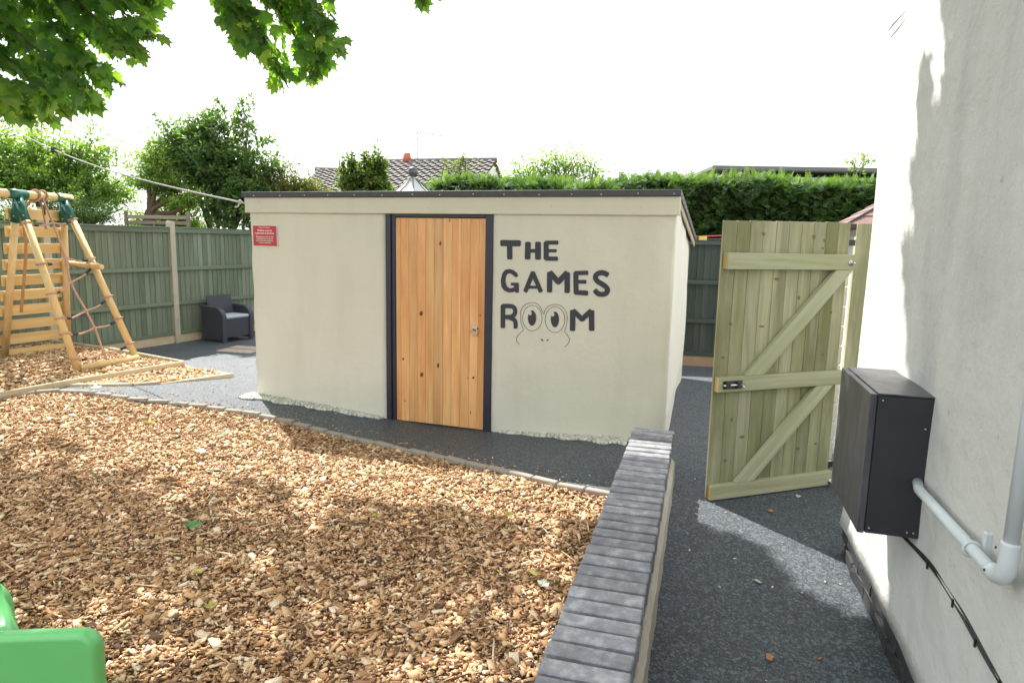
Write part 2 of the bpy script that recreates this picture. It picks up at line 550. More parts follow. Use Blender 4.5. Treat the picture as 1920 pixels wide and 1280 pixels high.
a = NT('mulch_base'); c = a.ramp(a.noise(90, 4), [(.3, (.10, .055, .03)), (.7, (.34, .20, .11))]); a.col(c); a.rough(.95, .1)
a.bump(a.noise(70, 4), 1, .02); M['mulch'] = a.m
a = NT('bark_chip'); at = a.n('ShaderNodeAttribute', attribute_name='rnd')
c = a.ramp(at.outputs['Fac'], [(0, (.08, .045, .028)), (.10, (.19, .10, .055)), (.22, (.38, .20, .095)), (.48, (.53, .295, .145)), (.66, (.66, .41, .22)), (.86, (.76, .53, .32)), (1, (.82, .68, .50))])
c = a.mix(c, g3((.5, .35, .2), .5), a.ramp(a.noise(120, 3, .6), [(.5, (0, 0, 0)), (.8, (.6,)*3)]))
a.col(c); a.rough(.75, .25); a.bump(a.noise(220, 3), .5, .002); M['chip'] = a.m
a = NT('white_gravel'); at = a.n('ShaderNodeAttribute', attribute_name='rnd')
a.col(a.ramp(at.outputs['Fac'], [(0, (.30, .28, .22)), (.3, (.55, .53, .46)), (1, (.80, .78, .72))])); a.rough(.8); M['gravel'] = a.m
a = NT('garden_soil'); a.col(a.ramp(a.noise(3, 5), [(.3, (.05, .06, .025)), (.7, (.10, .11, .05))])); a.rough(.95); M['soil'] = a.m
a = NT('manhole_brickwork'); br = a.n('ShaderNodeTexBrick'); br.inputs['Scale'].default_value = 9
a.l(a.tc.outputs['Object'], br.inputs['Vector']); br.inputs['Color1'].default_value = (.42, .33, .26, 1); br.inputs['Color2'].default_value = (.50, .42, .34, 1); br.inputs['Mortar'].default_value = (.25, .16, .12, 1)
a.col(br.outputs[0]); a.rough(.8); M['manhole'] = a.m

M['syc'] = leaf_mat('sycamore_leaf', [(0, (.06, .115, .055)), (.5, (.11, .19, .08)), (.85, (.18, .27, .09)), (1, (.36, .38, .12))], .64, .5, 2.4)
M['leafA'] = leaf_mat('pale_bush_leaf', [(0, (.07, .12, .045)), (.5, (.15, .235, .08)), (.85, (.25, .34, .12)), (1, (.45, .48, .27))], .55, .4, 1.8)
M['leafB'] = leaf_mat('laurel_leaf', [(0, (.05, .09, .05)), (.5, (.11, .18, .085)), (.85, (.18, .265, .12)), (1, (.42, .46, .27))], .5, .34, 1.6)  # leaf greens desaturated to stand in for haze
M['leafC'] = leaf_mat('mixed_brown_leaf', [(0, (.06, .07, .03)), (.45, (.12, .15, .06)), (.8, (.22, .20, .08)), (1, (.34, .20, .08))], .4, .5)
M['leafD'] = leaf_mat('olive_willow_leaf', [(0, (.05, .09, .03)), (.45, (.10, .17, .05)), (.8, (.19, .23, .07)), (1, (.42, .36, .07))], .45, .5)
M['cyp'] = leaf_mat('cypress_frond', [(0, (.028, .06, .026)), (.4, (.07, .135, .05)), (.75, (.13, .215, .065)), (1, (.23, .32, .10))], .36, .6, 1.6)
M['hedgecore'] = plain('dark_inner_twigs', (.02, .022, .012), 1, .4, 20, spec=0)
M['fallgreen'] = plain('fallen_green_leaf', (.07, .20, .05), .5, .3, 30)
M['fallyellow'] = plain('fallen_yellow_leaf', (.38, .33, .06), .6, .5, 40)
M['fallpale'] = plain('fallen_pale_leaf', (.42, .44, .34), .7, .2, 40)
M['fallbrown'] = plain('fallen_orange_leaf', (.42, .17, .05), .7, .3, 40)
M['redleaf'] = leaf_mat('red_leaf', [(0, (.2, .02, .02)), (1, (.5, .06, .06))], .4)

# ------------------------------------------------------------------ mesh helpers
def tag(o, label=None, cat=None, group=None, kind=None):
    if label: o['label'] = label
    if cat: o['category'] = cat
    if group: o['group'] = group
    if kind: o['kind'] = kind
    return o
def empty(name, loc=(0, 0, 0), rz=0, label=None, cat=None, group=None):
    o = bpy.data.objects.new(name, None); COL.objects.link(o); o.location = loc; o.rotation_euler = (0, 0, rz); o.empty_display_size = .1
    return tag(o, label, cat, group)
def link(name, me, mat, parent=None):
    o = bpy.data.objects.new(name, me); COL.objects.link(o)
    if mat and not me.materials: me.materials.append(mat)
    if parent: o.parent = parent
    return o
def from_bm(name, bm, mat, parent=None, smooth=False):
    bmesh.ops.recalc_face_normals(bm, faces=bm.faces)
    me = bpy.data.meshes.new(name); bm.to_mesh(me); bm.free()
    if smooth: me.polygons.foreach_set('use_smooth', [True]*len(me.polygons))
    return link(name, me, mat, parent)
def add_box(bm, lo, hi, bev=0, mtx=None, jit=0):
    v = [bm.verts.new((x, y, z)) for x in (lo[0], hi[0]) for y in (lo[1], hi[1]) for z in (lo[2], hi[2])]
    for q in v:
        if jit: q.co += Vector([random.uniform(-jit, jit) for _ in range(3)])
    fs = [bm.faces.new([v[i] for i in f]) for f in ((0, 1, 3, 2), (4, 6, 7, 5), (0, 4, 5, 1), (2, 3, 7, 6), (0, 2, 6, 4), (1, 5, 7, 3))]
    if bev:
        es = list({e for f in fs for e in f.edges}); r = bmesh.ops.bevel(bm, geom=es, offset=bev, segments=1, affect='EDGES')
    if mtx is not None: bmesh.ops.transform(bm, matrix=mtx, verts=v if not bev else list({x for f in r['faces'] for x in f.verts}))
def box(name, lo, hi, mat, parent=None, bev=.003, jit=0, loc=None, rot=None):
    bm = bmesh.new(); add_box(bm, lo, hi, bev, None, jit); o = from_bm(name, bm, mat, parent)
    if loc: o.location = loc
    if rot: o.rotation_euler = rot
    return o
def add_tube(bm, pts, rad, seg=8, caps=True):
    pts = [Vector(p) for p in pts]; n = len(pts)
    rads = rad if isinstance(rad, (list, tuple)) else [rad]*n
    prev = None; rings = []
    for i, p in enumerate(pts):
        d = (pts[min(i+1, n-1)]-pts[max(i-1, 0)])
        d = d.normalized() if d.length > 1e-9 else Vector((0, 0, 1))
        if prev is None: u = d.orthogonal().normalized()
        else:
            u = prev-d*prev.dot(d); u = u.normalized() if u.length > 1e-6 else d.orthogonal().normalized()
        prev = u; w = d.cross(u)
        rings.append([bm.verts.new(p+(u*math.cos(t)+w*math.sin(t))*rads[i]) for t in [2*math.pi*k/seg for k in range(seg)]])
    for a, b in zip(rings, rings[1:]):
        for k in range(seg): bm.faces.new((a[k], a[(k+1) % seg], b[(k+1) % seg], b[k]))
    if caps: bm.faces.new(rings[0][::-1]); bm.faces.new(rings[-1])
def tube(name, pts, rad, mat, parent=None, seg=8):
    bm = bmesh.new(); add_tube(bm, pts, rad, seg); return from_bm(name, bm, mat, parent, True)
def rope_pts(pts, n=10):
    pts = [Vector(p) for p in pts]; out = []
    for i in range(len(pts)-1):
        p0 = pts[max(i-1, 0)]; p1 = pts[i]; p2 = pts[i+1]; p3 = pts[min(i+2, len(pts)-1)]
        for k in range(n):
            t = k/n; out.append(.5*((2*p1)+(p2-p0)*t+(2*p0-5*p1+4*p2-p3)*t*t+(3*p1-p0-3*p2+p3)*t**3))
    out.append(pts[-1]); return out
def prism(name, poly, axis, lo, hi, mat, parent=None, bev=0):
    """extrude a 2-D polygon; axis = the extrusion axis ('Y': poly in XZ, 'Z': poly in XY, 'X': poly in YZ)"""
    bm = bmesh.new()
    def P(p, h): return {'Y': (p[0], h, p[1]), 'Z': (p[0], p[1], h), 'X': (h, p[0], p[1])}[axis]
    a = [bm.verts.new(P(p, lo)) for p in poly]; b = [bm.verts.new(P(p, hi)) for p in poly]
    bm.faces.new(a); bm.faces.new(b[::-1])
    for i in range(len(poly)): bm.faces.new((a[i], b[i], b[(i+1) % len(poly)], a[(i+1) % len(poly)]))
    if bev: bmesh.ops.bevel(bm, geom=list(bm.edges), offset=bev, segments=1, affect='EDGES')
    return from_bm(name, bm, mat, parent)
def bulk(name, tv, tf, mats3, locs, rnd, mat, parent=None, smooth=False):
    """many copies of one small template joined in one mesh; rnd = one random value per copy"""
    tv = np.asarray(tv, float); n = len(locs)
    V = np.einsum('nij,kj->nki', mats3, tv)+np.asarray(locs)[:, None, :]
    k = len(tv); sizes = np.array([len(f) for f in tf]); flat = np.concatenate([np.array(f) for f in tf])
    loops = (flat[None, :]+(np.arange(n)*k)[:, None]).ravel()
    starts = (np.concatenate([[0], np.cumsum(sizes)[:-1]])[None, :]+(np.arange(n)*len(flat))[:, None]).ravel()
    me = bpy.data.meshes.new(name); me.vertices.add(n*k); me.vertices.foreach_set('co', V.reshape(-1).astype(np.float32))
    me.loops.add(len(loops)); me.loops.foreach_set('vertex_index', loops.astype(np.int32))
    me.polygons.add(len(starts)); me.polygons.foreach_set('loop_start', starts.astype(np.int32))
    at = me.attributes.new('rnd', 'FLOAT', 'POINT'); at.data.foreach_set('value', np.repeat(rnd, k).astype(np.float32))
    me.update(calc_edges=True); me.validate()
    if smooth: me.polygons.foreach_set('use_smooth', [True]*len(me.polygons))
    return link(name, me, mat, parent)
def rot_frames(fwd, up):
    """N frames with local X=right, Y=fwd, Z=up-ish"""
    f = fwd/np.linalg.norm(fwd, axis=1, keepdims=True); r = np.cross(f, up); r /= np.linalg.norm(r, axis=1, keepdims=True)+1e-9
    u = np.cross(r, f); return np.stack([r, f, u], axis=2)
def rand_unit(n): v = rng.normal(size=(n, 3)); return v/np.linalg.norm(v, axis=1, keepdims=True)

def ss(t): t = np.clip(t, 0, 1); return t*t*(3-2*t)
def zg(x, y):
    return -.12*np.exp(-(((x+.7)/1.6)**2+((y-5.95)/1.0)**2))-.19*ss((np.asarray(y)-7.4)/2.3)+.055*ss((-3.0-np.asarray(x))/1.0)*(1-ss((np.asarray(y)-7.7)/1.0))
def zgf(x, y): return float(zg(x, y))
# ================================================================== GROUND
def grid_sheet(name, xs, ys, zfun, mat):
    V = [(x, y, zfun(x, y)) for y in ys for x in xs]; n = len(xs)
    F = [(j*n+i, j*n+i+1, (j+1)*n+i+1, (j+1)*n+i) for j in range(len(ys)-1) for i in range(n-1)]
    me = bpy.data.meshes.new(name); me.from_pydata(V, [], F); o = link(name, me, mat); o['kind'] = 'structure'
    me.polygons.foreach_set('use_smooth', [True]*len(me.polygons)); return o
box('ground', (-200, -200, -1.0), (200, 200, -.32), M['soil'], bev=0)['kind'] = 'structure'


# ================================================================== GAMES ROOM SHED
SA = (-2.66, 6.748, 0); shed = empty('games_room_shed', SA, R(-19),
    'cream rendered outbuilding with a pine door and dark hand painted lettering', 'shed')
Ls, Ds = 4.18, 3.15
FB = 1.855
def slab(name, poly_xy, z0, z1, mat, par, bev=.004): return prism(name, poly_xy, 'Z', z0, z1, mat, par, bev)
def wavy_wall(name, x0, x1, z0, z1, mat, round_l=0, round_r=0):
    """plastered panel facing -Y with a slightly uneven surface"""
    nx = max(3, int((x1-x0)/.06)); nz = int((z1-z0)/.06); bm = bmesh.new(); rows = []
    for j in range(nz+1):
        z = z0+(z1-z0)*j/nz; row = []
        for i in range(nx+1):
            x = x0+(x1-x0)*i/nx
            y = .0035*math.sin(3.1*x+2*z)+.003*math.sin(5.3*z-1.7*x)+.002*math.sin(11*x+7*z)-.004
            xx = x
            if round_l and i == 0: y = .03; xx = x+.004*math.sin(9*z)
            if round_l and i == 1: xx = x0+.014+.005*math.sin(13*z); y += .002
            if round_r and i == nx: y = .03; xx = x+.006*math.sin(7*z)
            if round_r and i == nx-1: xx = x1-.016+.006*math.sin(8*z); y += .003
            row.append(bm.verts.new((xx, y, z)))
        rows.append(row)
    for a, b in zip(rows, rows[1:]):
        for i in range(nx): bm.faces.new((a[i], a[i+1], b[i+1], b[i]))
    back = [bm.verts.new(p) for p in ((x0, .09, z0), (x1, .09, z0), (x1, .09, z1), (x0, .09, z1))]
    bm.faces.new(back[::-1])
    bm.faces.new([back[0]]+[r[0] for r in rows]+[back[3]]); bm.faces.new([back[1]]+[r[-1] for r in rows]+[back[2]])
    bm.faces.new([back[3]]+rows[-1]+[back[2]])
    return from_bm(name, bm, mat, shed, True)
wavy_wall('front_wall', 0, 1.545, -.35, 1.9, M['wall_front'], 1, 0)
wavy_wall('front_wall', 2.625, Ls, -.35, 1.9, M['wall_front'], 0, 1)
box('lintel_wall', (1.545, .03, FB+.004), (2.625, .1, 1.9), M['wall_front'], shed)
ro = Ls-.12
# side and back walls with sloping tops
def side_wall(name, pts, zt0, zt1, mat):
    (x0, y0), (x1, y1) = pts; bm = bmesh.new(); N = 36; Kz = 26; rows = []
    nx_, ny_ = (y1-y0), -(x1-x0); l = math.hypot(nx_, ny_); nx_, ny_ = nx_/l, ny_/l
    for i in range(N+1):
        t = i/N; top = zt0+(zt1-zt0)*t; r = []
        for k in range(Kz+1):
            z = -.4+(top+.4)*k/Kz; o = .006*math.sin(6*t+3*z)+.004*math.sin(17*t-4*z)+.012*math.exp(-(z+.05)**2/.01)*math.sin(9*t)
            r.append(bm.verts.new((x0+(x1-x0)*t+nx_*o, y0+(y1-y0)*t+ny_*o, z)))
        rows.append(r)
    for a, b in zip(rows, rows[1:]):
        for k in range(Kz): bm.faces.new((a[k], b[k], b[k+1], a[k+1]))
    ex = bmesh.ops.extrude_face_region(bm, geom=list(bm.faces)); vs = [g for g in ex['geom'] if isinstance(g, bmesh.types.BMVert)]
    bmesh.ops.translate(bm, verts=vs, vec=(-nx_*.09, -ny_*.09, 0))
    return from_bm(name, bm, mat, shed, True)
side_wall('side_wall', ((Ls, .03), (ro, Ds)), 1.975, 1.66, M['wall_side'])
side_wall('side_wall', ((.0, Ds), (0, .03)), 1.66, 1.975, M['wall_side'])
side_wall('back_wall', ((ro, Ds), (0, Ds)), 1.66, 1.66, M['wall_side'])
# roof
def roofslab(name, x0, x1a, x1b, y0, y1, z0, z1, th, mat):
    bm = bmesh.new(); v = [bm.verts.new(p) for p in ((x0, y0, z0), (x1a, y0, z0), (x1b, y1, z1), (x0, y1, z1), (x0, y0, z0-th), (x1a, y0, z0-th), (x1b, y1, z1-th), (x0, y1, z1-th))]
    for f in ((0, 1, 2, 3), (7, 6, 5, 4), (0, 4, 5, 1), (1, 5, 6, 2), (2, 6, 7, 3), (3, 7, 4, 0)): bm.faces.new([v[i] for i in f])
    bmesh.ops.bevel(bm, geom=list(bm.edges), offset=.004, segments=2, affect='EDGES'); return from_bm(name, bm, mat, shed)
roof = roofslab('roof', -.03, Ls+.02, ro+.06, -.04, Ds+.12, 2.05, 1.715, .045, M['felt'])
fl = box('edge_flashing', (-.045, -.058, 2.004), (Ls+.035, -.0415, 2.056), M['trim'], shed, .003)
def nails(mats, mat, par, r):
    me = None
    for m_ in mats:
        if me is None:
            bm = bmesh.new(); bmesh.ops.create_cone(bm, cap_ends=True, segments=8, radius1=r, radius2=r*.65, depth=r*.7); o = from_bm('nail', bm, mat, par); me = o.data
        else: o = bpy.data.objects.new('nail', me); COL.objects.link(o); o.parent = par
        o.matrix_local = m_
nails([Matrix.Translation((.12+k*.29+random.uniform(-.03, .03), -.0605, 2.022+random.uniform(-.004, .004))) @ Matrix.Rotation(R(90), 4, 'X') for k in range(15)], M['steel'], fl, .006)
bm = bmesh.new()
v = [bm.verts.new(p) for p in ((Ls+.0215, -.04, 2.056), (ro+.0615, Ds+.12, 1.722), (ro+.0615, Ds+.12, 1.68), (Ls+.0215, -.04, 2.01), (Ls+.036, -.055, 2.056), (ro+.075, Ds+.12, 1.722), (ro+.075, Ds+.12, 1.68), (Ls+.036, -.055, 2.01))]
for f in ((0, 1, 2, 3), (7, 6, 5, 4), (0, 4, 5, 1), (1, 5, 6, 2), (2, 6, 7, 3), (3, 7, 4, 0)): bm.faces.new([v[i] for i in f])
sf = from_bm('verge_trim', bm, plain('grey_verge_trim', (.22, .215, .21), .6, .3, 20, bump=.3), shed)
nails([Matrix.Translation(Vector((Ls+.037, -.04, 2.03)).lerp(Vector((ro+.077, Ds+.1, 1.7)), (k+.5)/14)) @ Matrix.Rotation(R(90), 4, 'Y') for k in range(14)], M['blackmetal'], sf, .009)
bm = bmesh.new()
v = [bm.verts.new(p) for p in ((Ls+.003, .0, 2.003), (ro+.043, Ds+.09, 1.67), (ro+.043, Ds+.09, 1.61), (Ls+.003, .0, 1.95), (Ls+.018, .0, 2.003), (ro+.058, Ds+.09, 1.67), (ro+.058, Ds+.09, 1.61), (Ls+.018, .0, 1.95))]
for f in ((0, 1, 2, 3), (7, 6, 5, 4), (0, 4, 5, 1), (1, 5, 6, 2), (2, 6, 7, 3), (3, 7, 4, 0)): bm.faces.new([v[i] for i in f])
from_bm('barge_board', bm, plain('peeling_tan_board', (.52, .42, .28), .8, .25, 6, bump=.4), shed)
box('fascia_board', (-.03, -.034, FB), (Ls+.03, .029, 2.003), M['fascia'], shed, .004)
for u in (.15, 1.02, 2.0, 3.15, 3.9):
    box('fixing_screw', (u, -.0362, 1.93+.03*math.sin(u*9)), (u+.005, -.0338, 1.936+.03*math.sin(u*9)), M['rawend'], shed, 0)
# door
box('door_frame', (1.548, -.012, -.16), (1.602, .06, FB-.001), M['navy'], shed, .004)
box('door_frame', (1.6025, .006, -.16), (1.642, .06, FB-.001), M['navy'], shed, .004)
box('door_frame', (2.548, -.012, -.16), (2.622, .06, FB-.001), M['navy'], shed, .004)
box('door_frame', (1.6425, -.006, 1.8245), (2.5475, .06, FB-.001), M['navy'], shed, .004)
box('threshold', (1.6425, .045, -.2), (2.5475, .075, 1.82), M['navy'], shed, 0)
dcr = [115, 142, 188, 234, 281, 328, 377, 425, 473, 522, 567, 602]
du = [1.645+(c-115)/487*.9 for c in dcr]
door = empty('door', (0, 0, 0)); door.parent = shed
for a_, b_ in zip(du, du[1:]):
    box('door_board', (a_+.0006, .012, -.104), (b_-.0006, .034, 1.82), M['pine'], door, .0022)
for (cx, cy, rx, rz) in ((362, 215, 7, 13), (257, 600, 11, 15), (260, 945, 11, 14), (352, 885, 8, 15), (154, 865, 6, 9), (545, 935, 7, 8), (412, 92, 4, 9), (163, 1107, 4, 6), (578, 592, 4, 6), (516, 940, 3, 5), (533, 1132, 4, 6)):
    u = 1.645+(cx-115)/487*.9; z = 1.82-(cy-80)/1140*1.92; s_ = .9/487*.85
    poly = [(u+rx*s_*math.cos(t)+.003*math.sin(3*t), z+rz*s_*math.sin(t)) for t in np.linspace(0, 2*math.pi, 13)[:-1]]
    prism('knot', poly, 'Y', .0114, .016, M['knot'], door)
hd = empty('handle', (2.452, .006, .84)); hd.parent = door
bm = bmesh.new(); bmesh.ops.create_cone(bm, cap_ends=True, segments=20, radius1=.028, radius2=.024, depth=.008, matrix=Matrix.Rotation(R(90), 4, 'X')); bmesh.ops.create_uvsphere(bm, u_segments=12, v_segments=8, radius=.014, matrix=Matrix.Translation((0, -.014, .004)))
from_bm('backplate', bm, M['steel'], hd, True)
tube('ring', [(.034*math.sin(t), -.016-.008*math.cos(t/2)**2, -.03-.034*math.cos(t+math.pi)-.004) for t in np.linspace(0, 2*math.pi, 25)], .0052, M['steel'], hd, 8)
# lettering, painted on the wall
def ribbon_poly(pts, w):
    P = [Vector(p) for p in (rope_pts([(a, b, 0) for a, b in pts], 5) if len(pts) > 2 else [(a, b, 0) for a, b in pts])]
    n = len(P); Lf, Rt = [], []
    for i, p in enumerate(P):
        d = (P[min(i+1, n-1)]-P[max(i-1, 0)]).normalized(); q = Vector((-d.y, d.x, 0))*w/2; Lf.append(p+q); Rt.append(p-q)
    def cap(c, d):
        d = d.normalized(); q = Vector((-d.y, d.x, 0)); r = w/2
        return [c+q*r*.99+d*r*.12, c+q*r*.88+d*r*.42, c+q*r*.6+d*r*.58, c-q*r*.6+d*r*.58, c-q*r*.88+d*r*.42, c-q*r*.99+d*r*.12]
    out = [Vector(x) for x in Lf]+cap(P[-1], P[-1]-P[-2])+[Vector(x) for x in Rt[::-1]]+cap(P[0], P[0]-P[1])
    return out
def wy(u, z): return .0035*math.sin(3.1*u+2*z)+.003*math.sin(5.3*z-1.7*u)+.002*math.sin(11*u+7*z)-.004
def paint(name, polys, mat, par, off=.0035, strips=None):
    bm = bmesh.new()
    for k, pl in enumerate(polys):
        vs = [bm.verts.new((p[0], wy(p[0], p[1])-off-.0004*k, p[1])) for p in pl]
        for t_ in tessellate_polygon([[Vector((p[0], p[1], 0)) for p in pl]]):
            if len(set(t_)) == 3: bm.faces.new([vs[i] for i in t_])
    bm.normal_update()
    me = bpy.data.meshes.new(name)
    for f in bm.faces:
        if f.normal.y > 0: f.normal_flip()
    bm.to_mesh(me); bm.free(); return link(name, me, mat, par)
S_ = D_['strokes']
for a_, b_ in ((0, 2), (2, 5), (5, 9), (9, 13), (13, 16), (16, 20), (20, 24), (24, 25), (25, 28), (28, 32)):
    paint('letter', [D_['G']] if a_ == 9 else [ribbon_poly(p, w) for w, p in S_[a_:b_]], M['letter'], shed)
for k in range(2):
    face = paint('painted_pupil', [D_['pupils'][k]], M['letter'], shed, .0035)
    paint('eye_glint', [D_['glints'][k]], M['glint'], face, .0060)
    paint('painted_nostril', [D_['pupils'][k+2]], M['letter'], shed, .0035)
for k, ln in enumerate(D_['lines']):
    pts = [Vector(q) for q in rope_pts([(a, b, 0) for a, b in ln], 4)]; bm = bmesh.new()
    prev = None
    for i, p in enumerate(pts):
        d = (pts[min(i+1, len(pts)-1)]-pts[max(i-1, 0)]).normalized(); q = Vector((-d.y, d.x, 0))*.0019
        c = [bm.verts.new((r_.x, wy(r_.x, r_.y)-.0035-.0003*k, r_.y)) for r_ in (p+q, p-q)]
        if prev: bm.faces.new((prev[0], prev[1], c[1], c[0]))
        prev = c
    from_bm('painted_face_line', bm, M['letter'], shed)

# red notice
sg = empty('warning_sign', (SA[0], SA[1], 0), R(-19), 'small red rectangular notice with white text at the left end of the cream shed wall', 'sign')
box('sign_border', (.038, -.0125, 1.523), (.336, -.0085, 1.736), M['white'], sg, .001)
box('sign_panel', (.045, -.0155, 1.53), (.329, -.0127, 1.729), M['red'], sg, .001)
def text(s, u, z, size, par, bold=0):
    c = bpy.data.curves.new('t', 'FONT'); c.body = s; c.size = size; c.align_x = 'CENTER'; c.align_y = 'CENTER'; c.offset = bold; c.resolution_u = 2
    t = bpy.data.objects.new('t', c); COL.objects.link(t); bpy.context.view_layer.update()
    me = bpy.data.meshes.new_from_object(t.evaluated_get(bpy.context.evaluated_depsgraph_get())); bpy.data.objects.remove(t)
    me.name = 'sign_text'; o = link('sign_text', me, M['white'], par); me.materials.clear(); me.materials.append(M['white'])
    o.location = (u, -.0162, z); o.rotation_euler = (R(90), 0, 0); return o
for s, z, sz, b in (('Playground disclaimer', 1.711, .0155, .0002), ('Children must be', 1.682, .0255, .0006), ('supervised at all times', 1.655, .0255, .0006),
        ('Management cannot be held', 1.622, .0185, .0003), ('responsible for any injuries', 1.602, .0185, .0003), ('incurred on this equipment', 1.582, .0185, .0003), ('in any circumstance', 1.562, .0185, .0003)):
    text(s, .187, z, sz, sg, b)

# white stone chippings along the shed foot
def gravel(name, line, w0, w1, n):
    P = np.array([p[:2] for p in line]); seg = np.linalg.norm(np.diff(P, axis=0), axis=1); cum = np.r_[0, np.cumsum(seg)]
    t = rng.random(n)*cum[-1]; i = np.clip(np.searchsorted(cum, t)-1, 0, len(seg)-1); f = ((t-cum[i])/seg[i])[:, None]
    c = P[i]*(1-f)+P[i+1]*f; d = (P[i+1]-P[i])/seg[i][:, None]; nn = np.stack([d[:, 1], -d[:, 0]], 1)
    tt = t/cum[-1]; wid = w0+(w1-w0)*tt; wid = wid*(1+.15*np.sin(25*tt))
    c = c+nn*(rng.random(n)*wid)[:, None]
    z = zg(c[:, 0], c[:, 1])+.004+rng.random(n)*.008; loc = np.c_[c, z]
    A = rot_frames(rand_unit(n), rand_unit(n))*(rng.uniform(.006, .014, n))[:, None, None]
    tv = [(-1, -1, -.7), (1, -.8, -.6), (.9, 1, -.7), (-.8, .9, -.6), (-.6, -.7, .7), (.7, -.6, .6), (.5, .7, .8), (-.7, .6, .6)]
    tf = [(0, 3, 2, 1), (4, 5, 6, 7), (0, 1, 5, 4), (1, 2, 6, 5), (2, 3, 7, 6), (3, 0, 4, 7)]
    o = bulk(name, tv, tf, A, loc, rng.random(n), M['gravel']); tag(o, None, None, None, 'stuff'); return o
g1 = gravel('white_gravel', [(-2.72, 6.80), (-1.24, 6.255)], .21, .06, 3600)
tag(g1, 'strip of white stone chippings along the shed wall left of the door', 'gravel')
g2 = gravel('white_gravel', [(-.08, 5.87), (1.02, 5.485)], .03, .22, 2400)
tag(g2, 'strip of white stone chippings along the shed wall right of the door', 'gravel')

# ================================================================== PAVER EDGING + BARK CHIPS
E_ = rope_pts([(p[0], p[1], 0) for p in D_['edging']], 12)
cum = [0]
for a_, b_ in zip(E_, E_[1:]): cum.append(cum[-1]+(b_-a_).length)
def along(s):
    for i in range(len(cum)-1):
        if cum[i+1] >= s: t = (s-cum[i])/(cum[i+1]-cum[i]); return E_[i].lerp(E_[i+1], t)
    return E_[-1]
edg = empty('path_edging', tuple(along(0)), 0, 'curved row of weathered grey edging pavers between the black path and the bark chips', 'edging')
bl = bpy.data.meshes.new('edging_paver'); bm = bmesh.new(); add_box(bm, (-.096, -.025, -.09), (.096, .025, .0), .006, None, .002); bmesh.ops.recalc_face_normals(bm, faces=bm.faces); bm.to_mesh(bl); bm.free(); bl.materials.append(M['kerb'])
s = .1; org = Vector(edg.location)
while s < cum[-1]-.02:
    p = along(s); d = along(min(s+.05, cum[-1]))-along(max(s-.05, 0))
    o = bpy.data.objects.new('edging_paver', bl); COL.objects.link(o); o.parent = edg
    o.location = Vector((p.x, p.y, zgf(p.x, p.y)+.022+random.uniform(-.005, .005)))-org
    o.rotation_euler = (random.uniform(-.04, .04), random.uniform(-.02, .02), math.atan2(d.y, d.x)+random.uniform(-.025, .025)); s += .2
# bark bed
EX = np.array([(p.x, p.y) for p in E_])
def below_edge(x, y, m=.03):
    """True where the point lies on the camera side of the edging and left of the low wall"""
    xs = EX[3:, 0]; ok = np.argsort(xs); yy = np.interp(x, xs[ok], EX[3:, 1][ok])
    return (y < yy-m) & (x < .105+.2868*(y-1.85)) & (x > -5.05)
grid_sheet('rubber_crumb_path', list(np.arange(-9, 9.01, .075)), list(np.arange(-3, 14.01, .075)), lambda x, y: zgf(x, y)-(.09 if (y > .3 and below_edge(np.array([x]), np.array([y]), .035)[0]) else 0), M['rubber'])
bx = list(np.arange(-5.2, 1.0, .1)); by = list(np.arange(.4, 6.8, .1))
me = bpy.data.meshes.new('bark_bed'); V = []; F = []; idx = {}
for j, y in enumerate(by):
    for i, x in enumerate(bx):
        idx[(i, j)] = len(V); V.append((x, y, zgf(x, y)-.0 + (-.026 if below_edge(np.array([x]), np.array([y]), .02)[0] else -.12)))
for j in range(len(by)-1):
    for i in range(len(bx)-1):
        F.append((idx[(i, j)], idx[(i+1, j)], idx[(i+1, j+1)], idx[(i, j+1)]))
me.from_pydata(V, [], F); bb = link('bark_bed', me, M['mulch']); bb['kind'] = 'structure'
CH_V = [(-.5, -.5, -.5), (.5, -.42, -.4), (.42, .5, -.5), (-.45, .42, -.4), (-.5, -.4, .35), (.42, -.5, .5), (.5, .38, .4), (-.38, .5, .5)]
CH_F = [(4, 5, 6, 7), (0, 1, 5, 4), (1, 2, 6, 5), (2, 3, 7, 6), (3, 0, 4, 7), (0, 3, 2, 1)]
def chips(name, xy, z, Ls_, Ws_, Ts_, tilt=.35):
    n = len(xy); yaw = rng.random(n)*2*np.pi; f = np.c_[np.cos(yaw), np.sin(yaw), rng.normal(0, tilt, n)]
    up = np.c_[rng.normal(0, tilt, n), rng.normal(0, tilt, n), np.ones(n)]
    A = rot_frames(f, up)*np.stack([Ws_, Ls_, Ts_], 1)[:, None, :]
    return bulk(name, CH_V, CH_F, A, np.c_[xy, z], rng.random(n), M['chip'])
n = 270000
xy = np.c_[rng.uniform(-5.1, .95, n), rng.uniform(1.25, 6.7, n)]
dist = xy[:, 1]
keep = below_edge(xy[:, 0], xy[:, 1], .012) & (xy[:, 0] > -.80*xy[:, 1]-.35) & (rng.random(n) < np.clip(1.35-.13*dist, .55, 1))
xy = xy[keep]; n = len(xy)
ln = np.clip(rng.lognormal(math.log(.0165), .55, n), .008, .085); w = ln*rng.uniform(.22, .62, n); th = np.clip(w*.4, .002, .008)
und = .010*np.sin(xy[:, 0]*4.1+1)*np.sin(xy[:, 1]*3.3)
chf = chips('bark_chips', xy, zg(xy[:, 0], xy[:, 1])-.020+und*.5+rng.random(n)*.018, ln, w, th, .30)
tag(chf, 'light brown bark chips covering the large foreground play bed', 'bark chips', None, 'stuff')
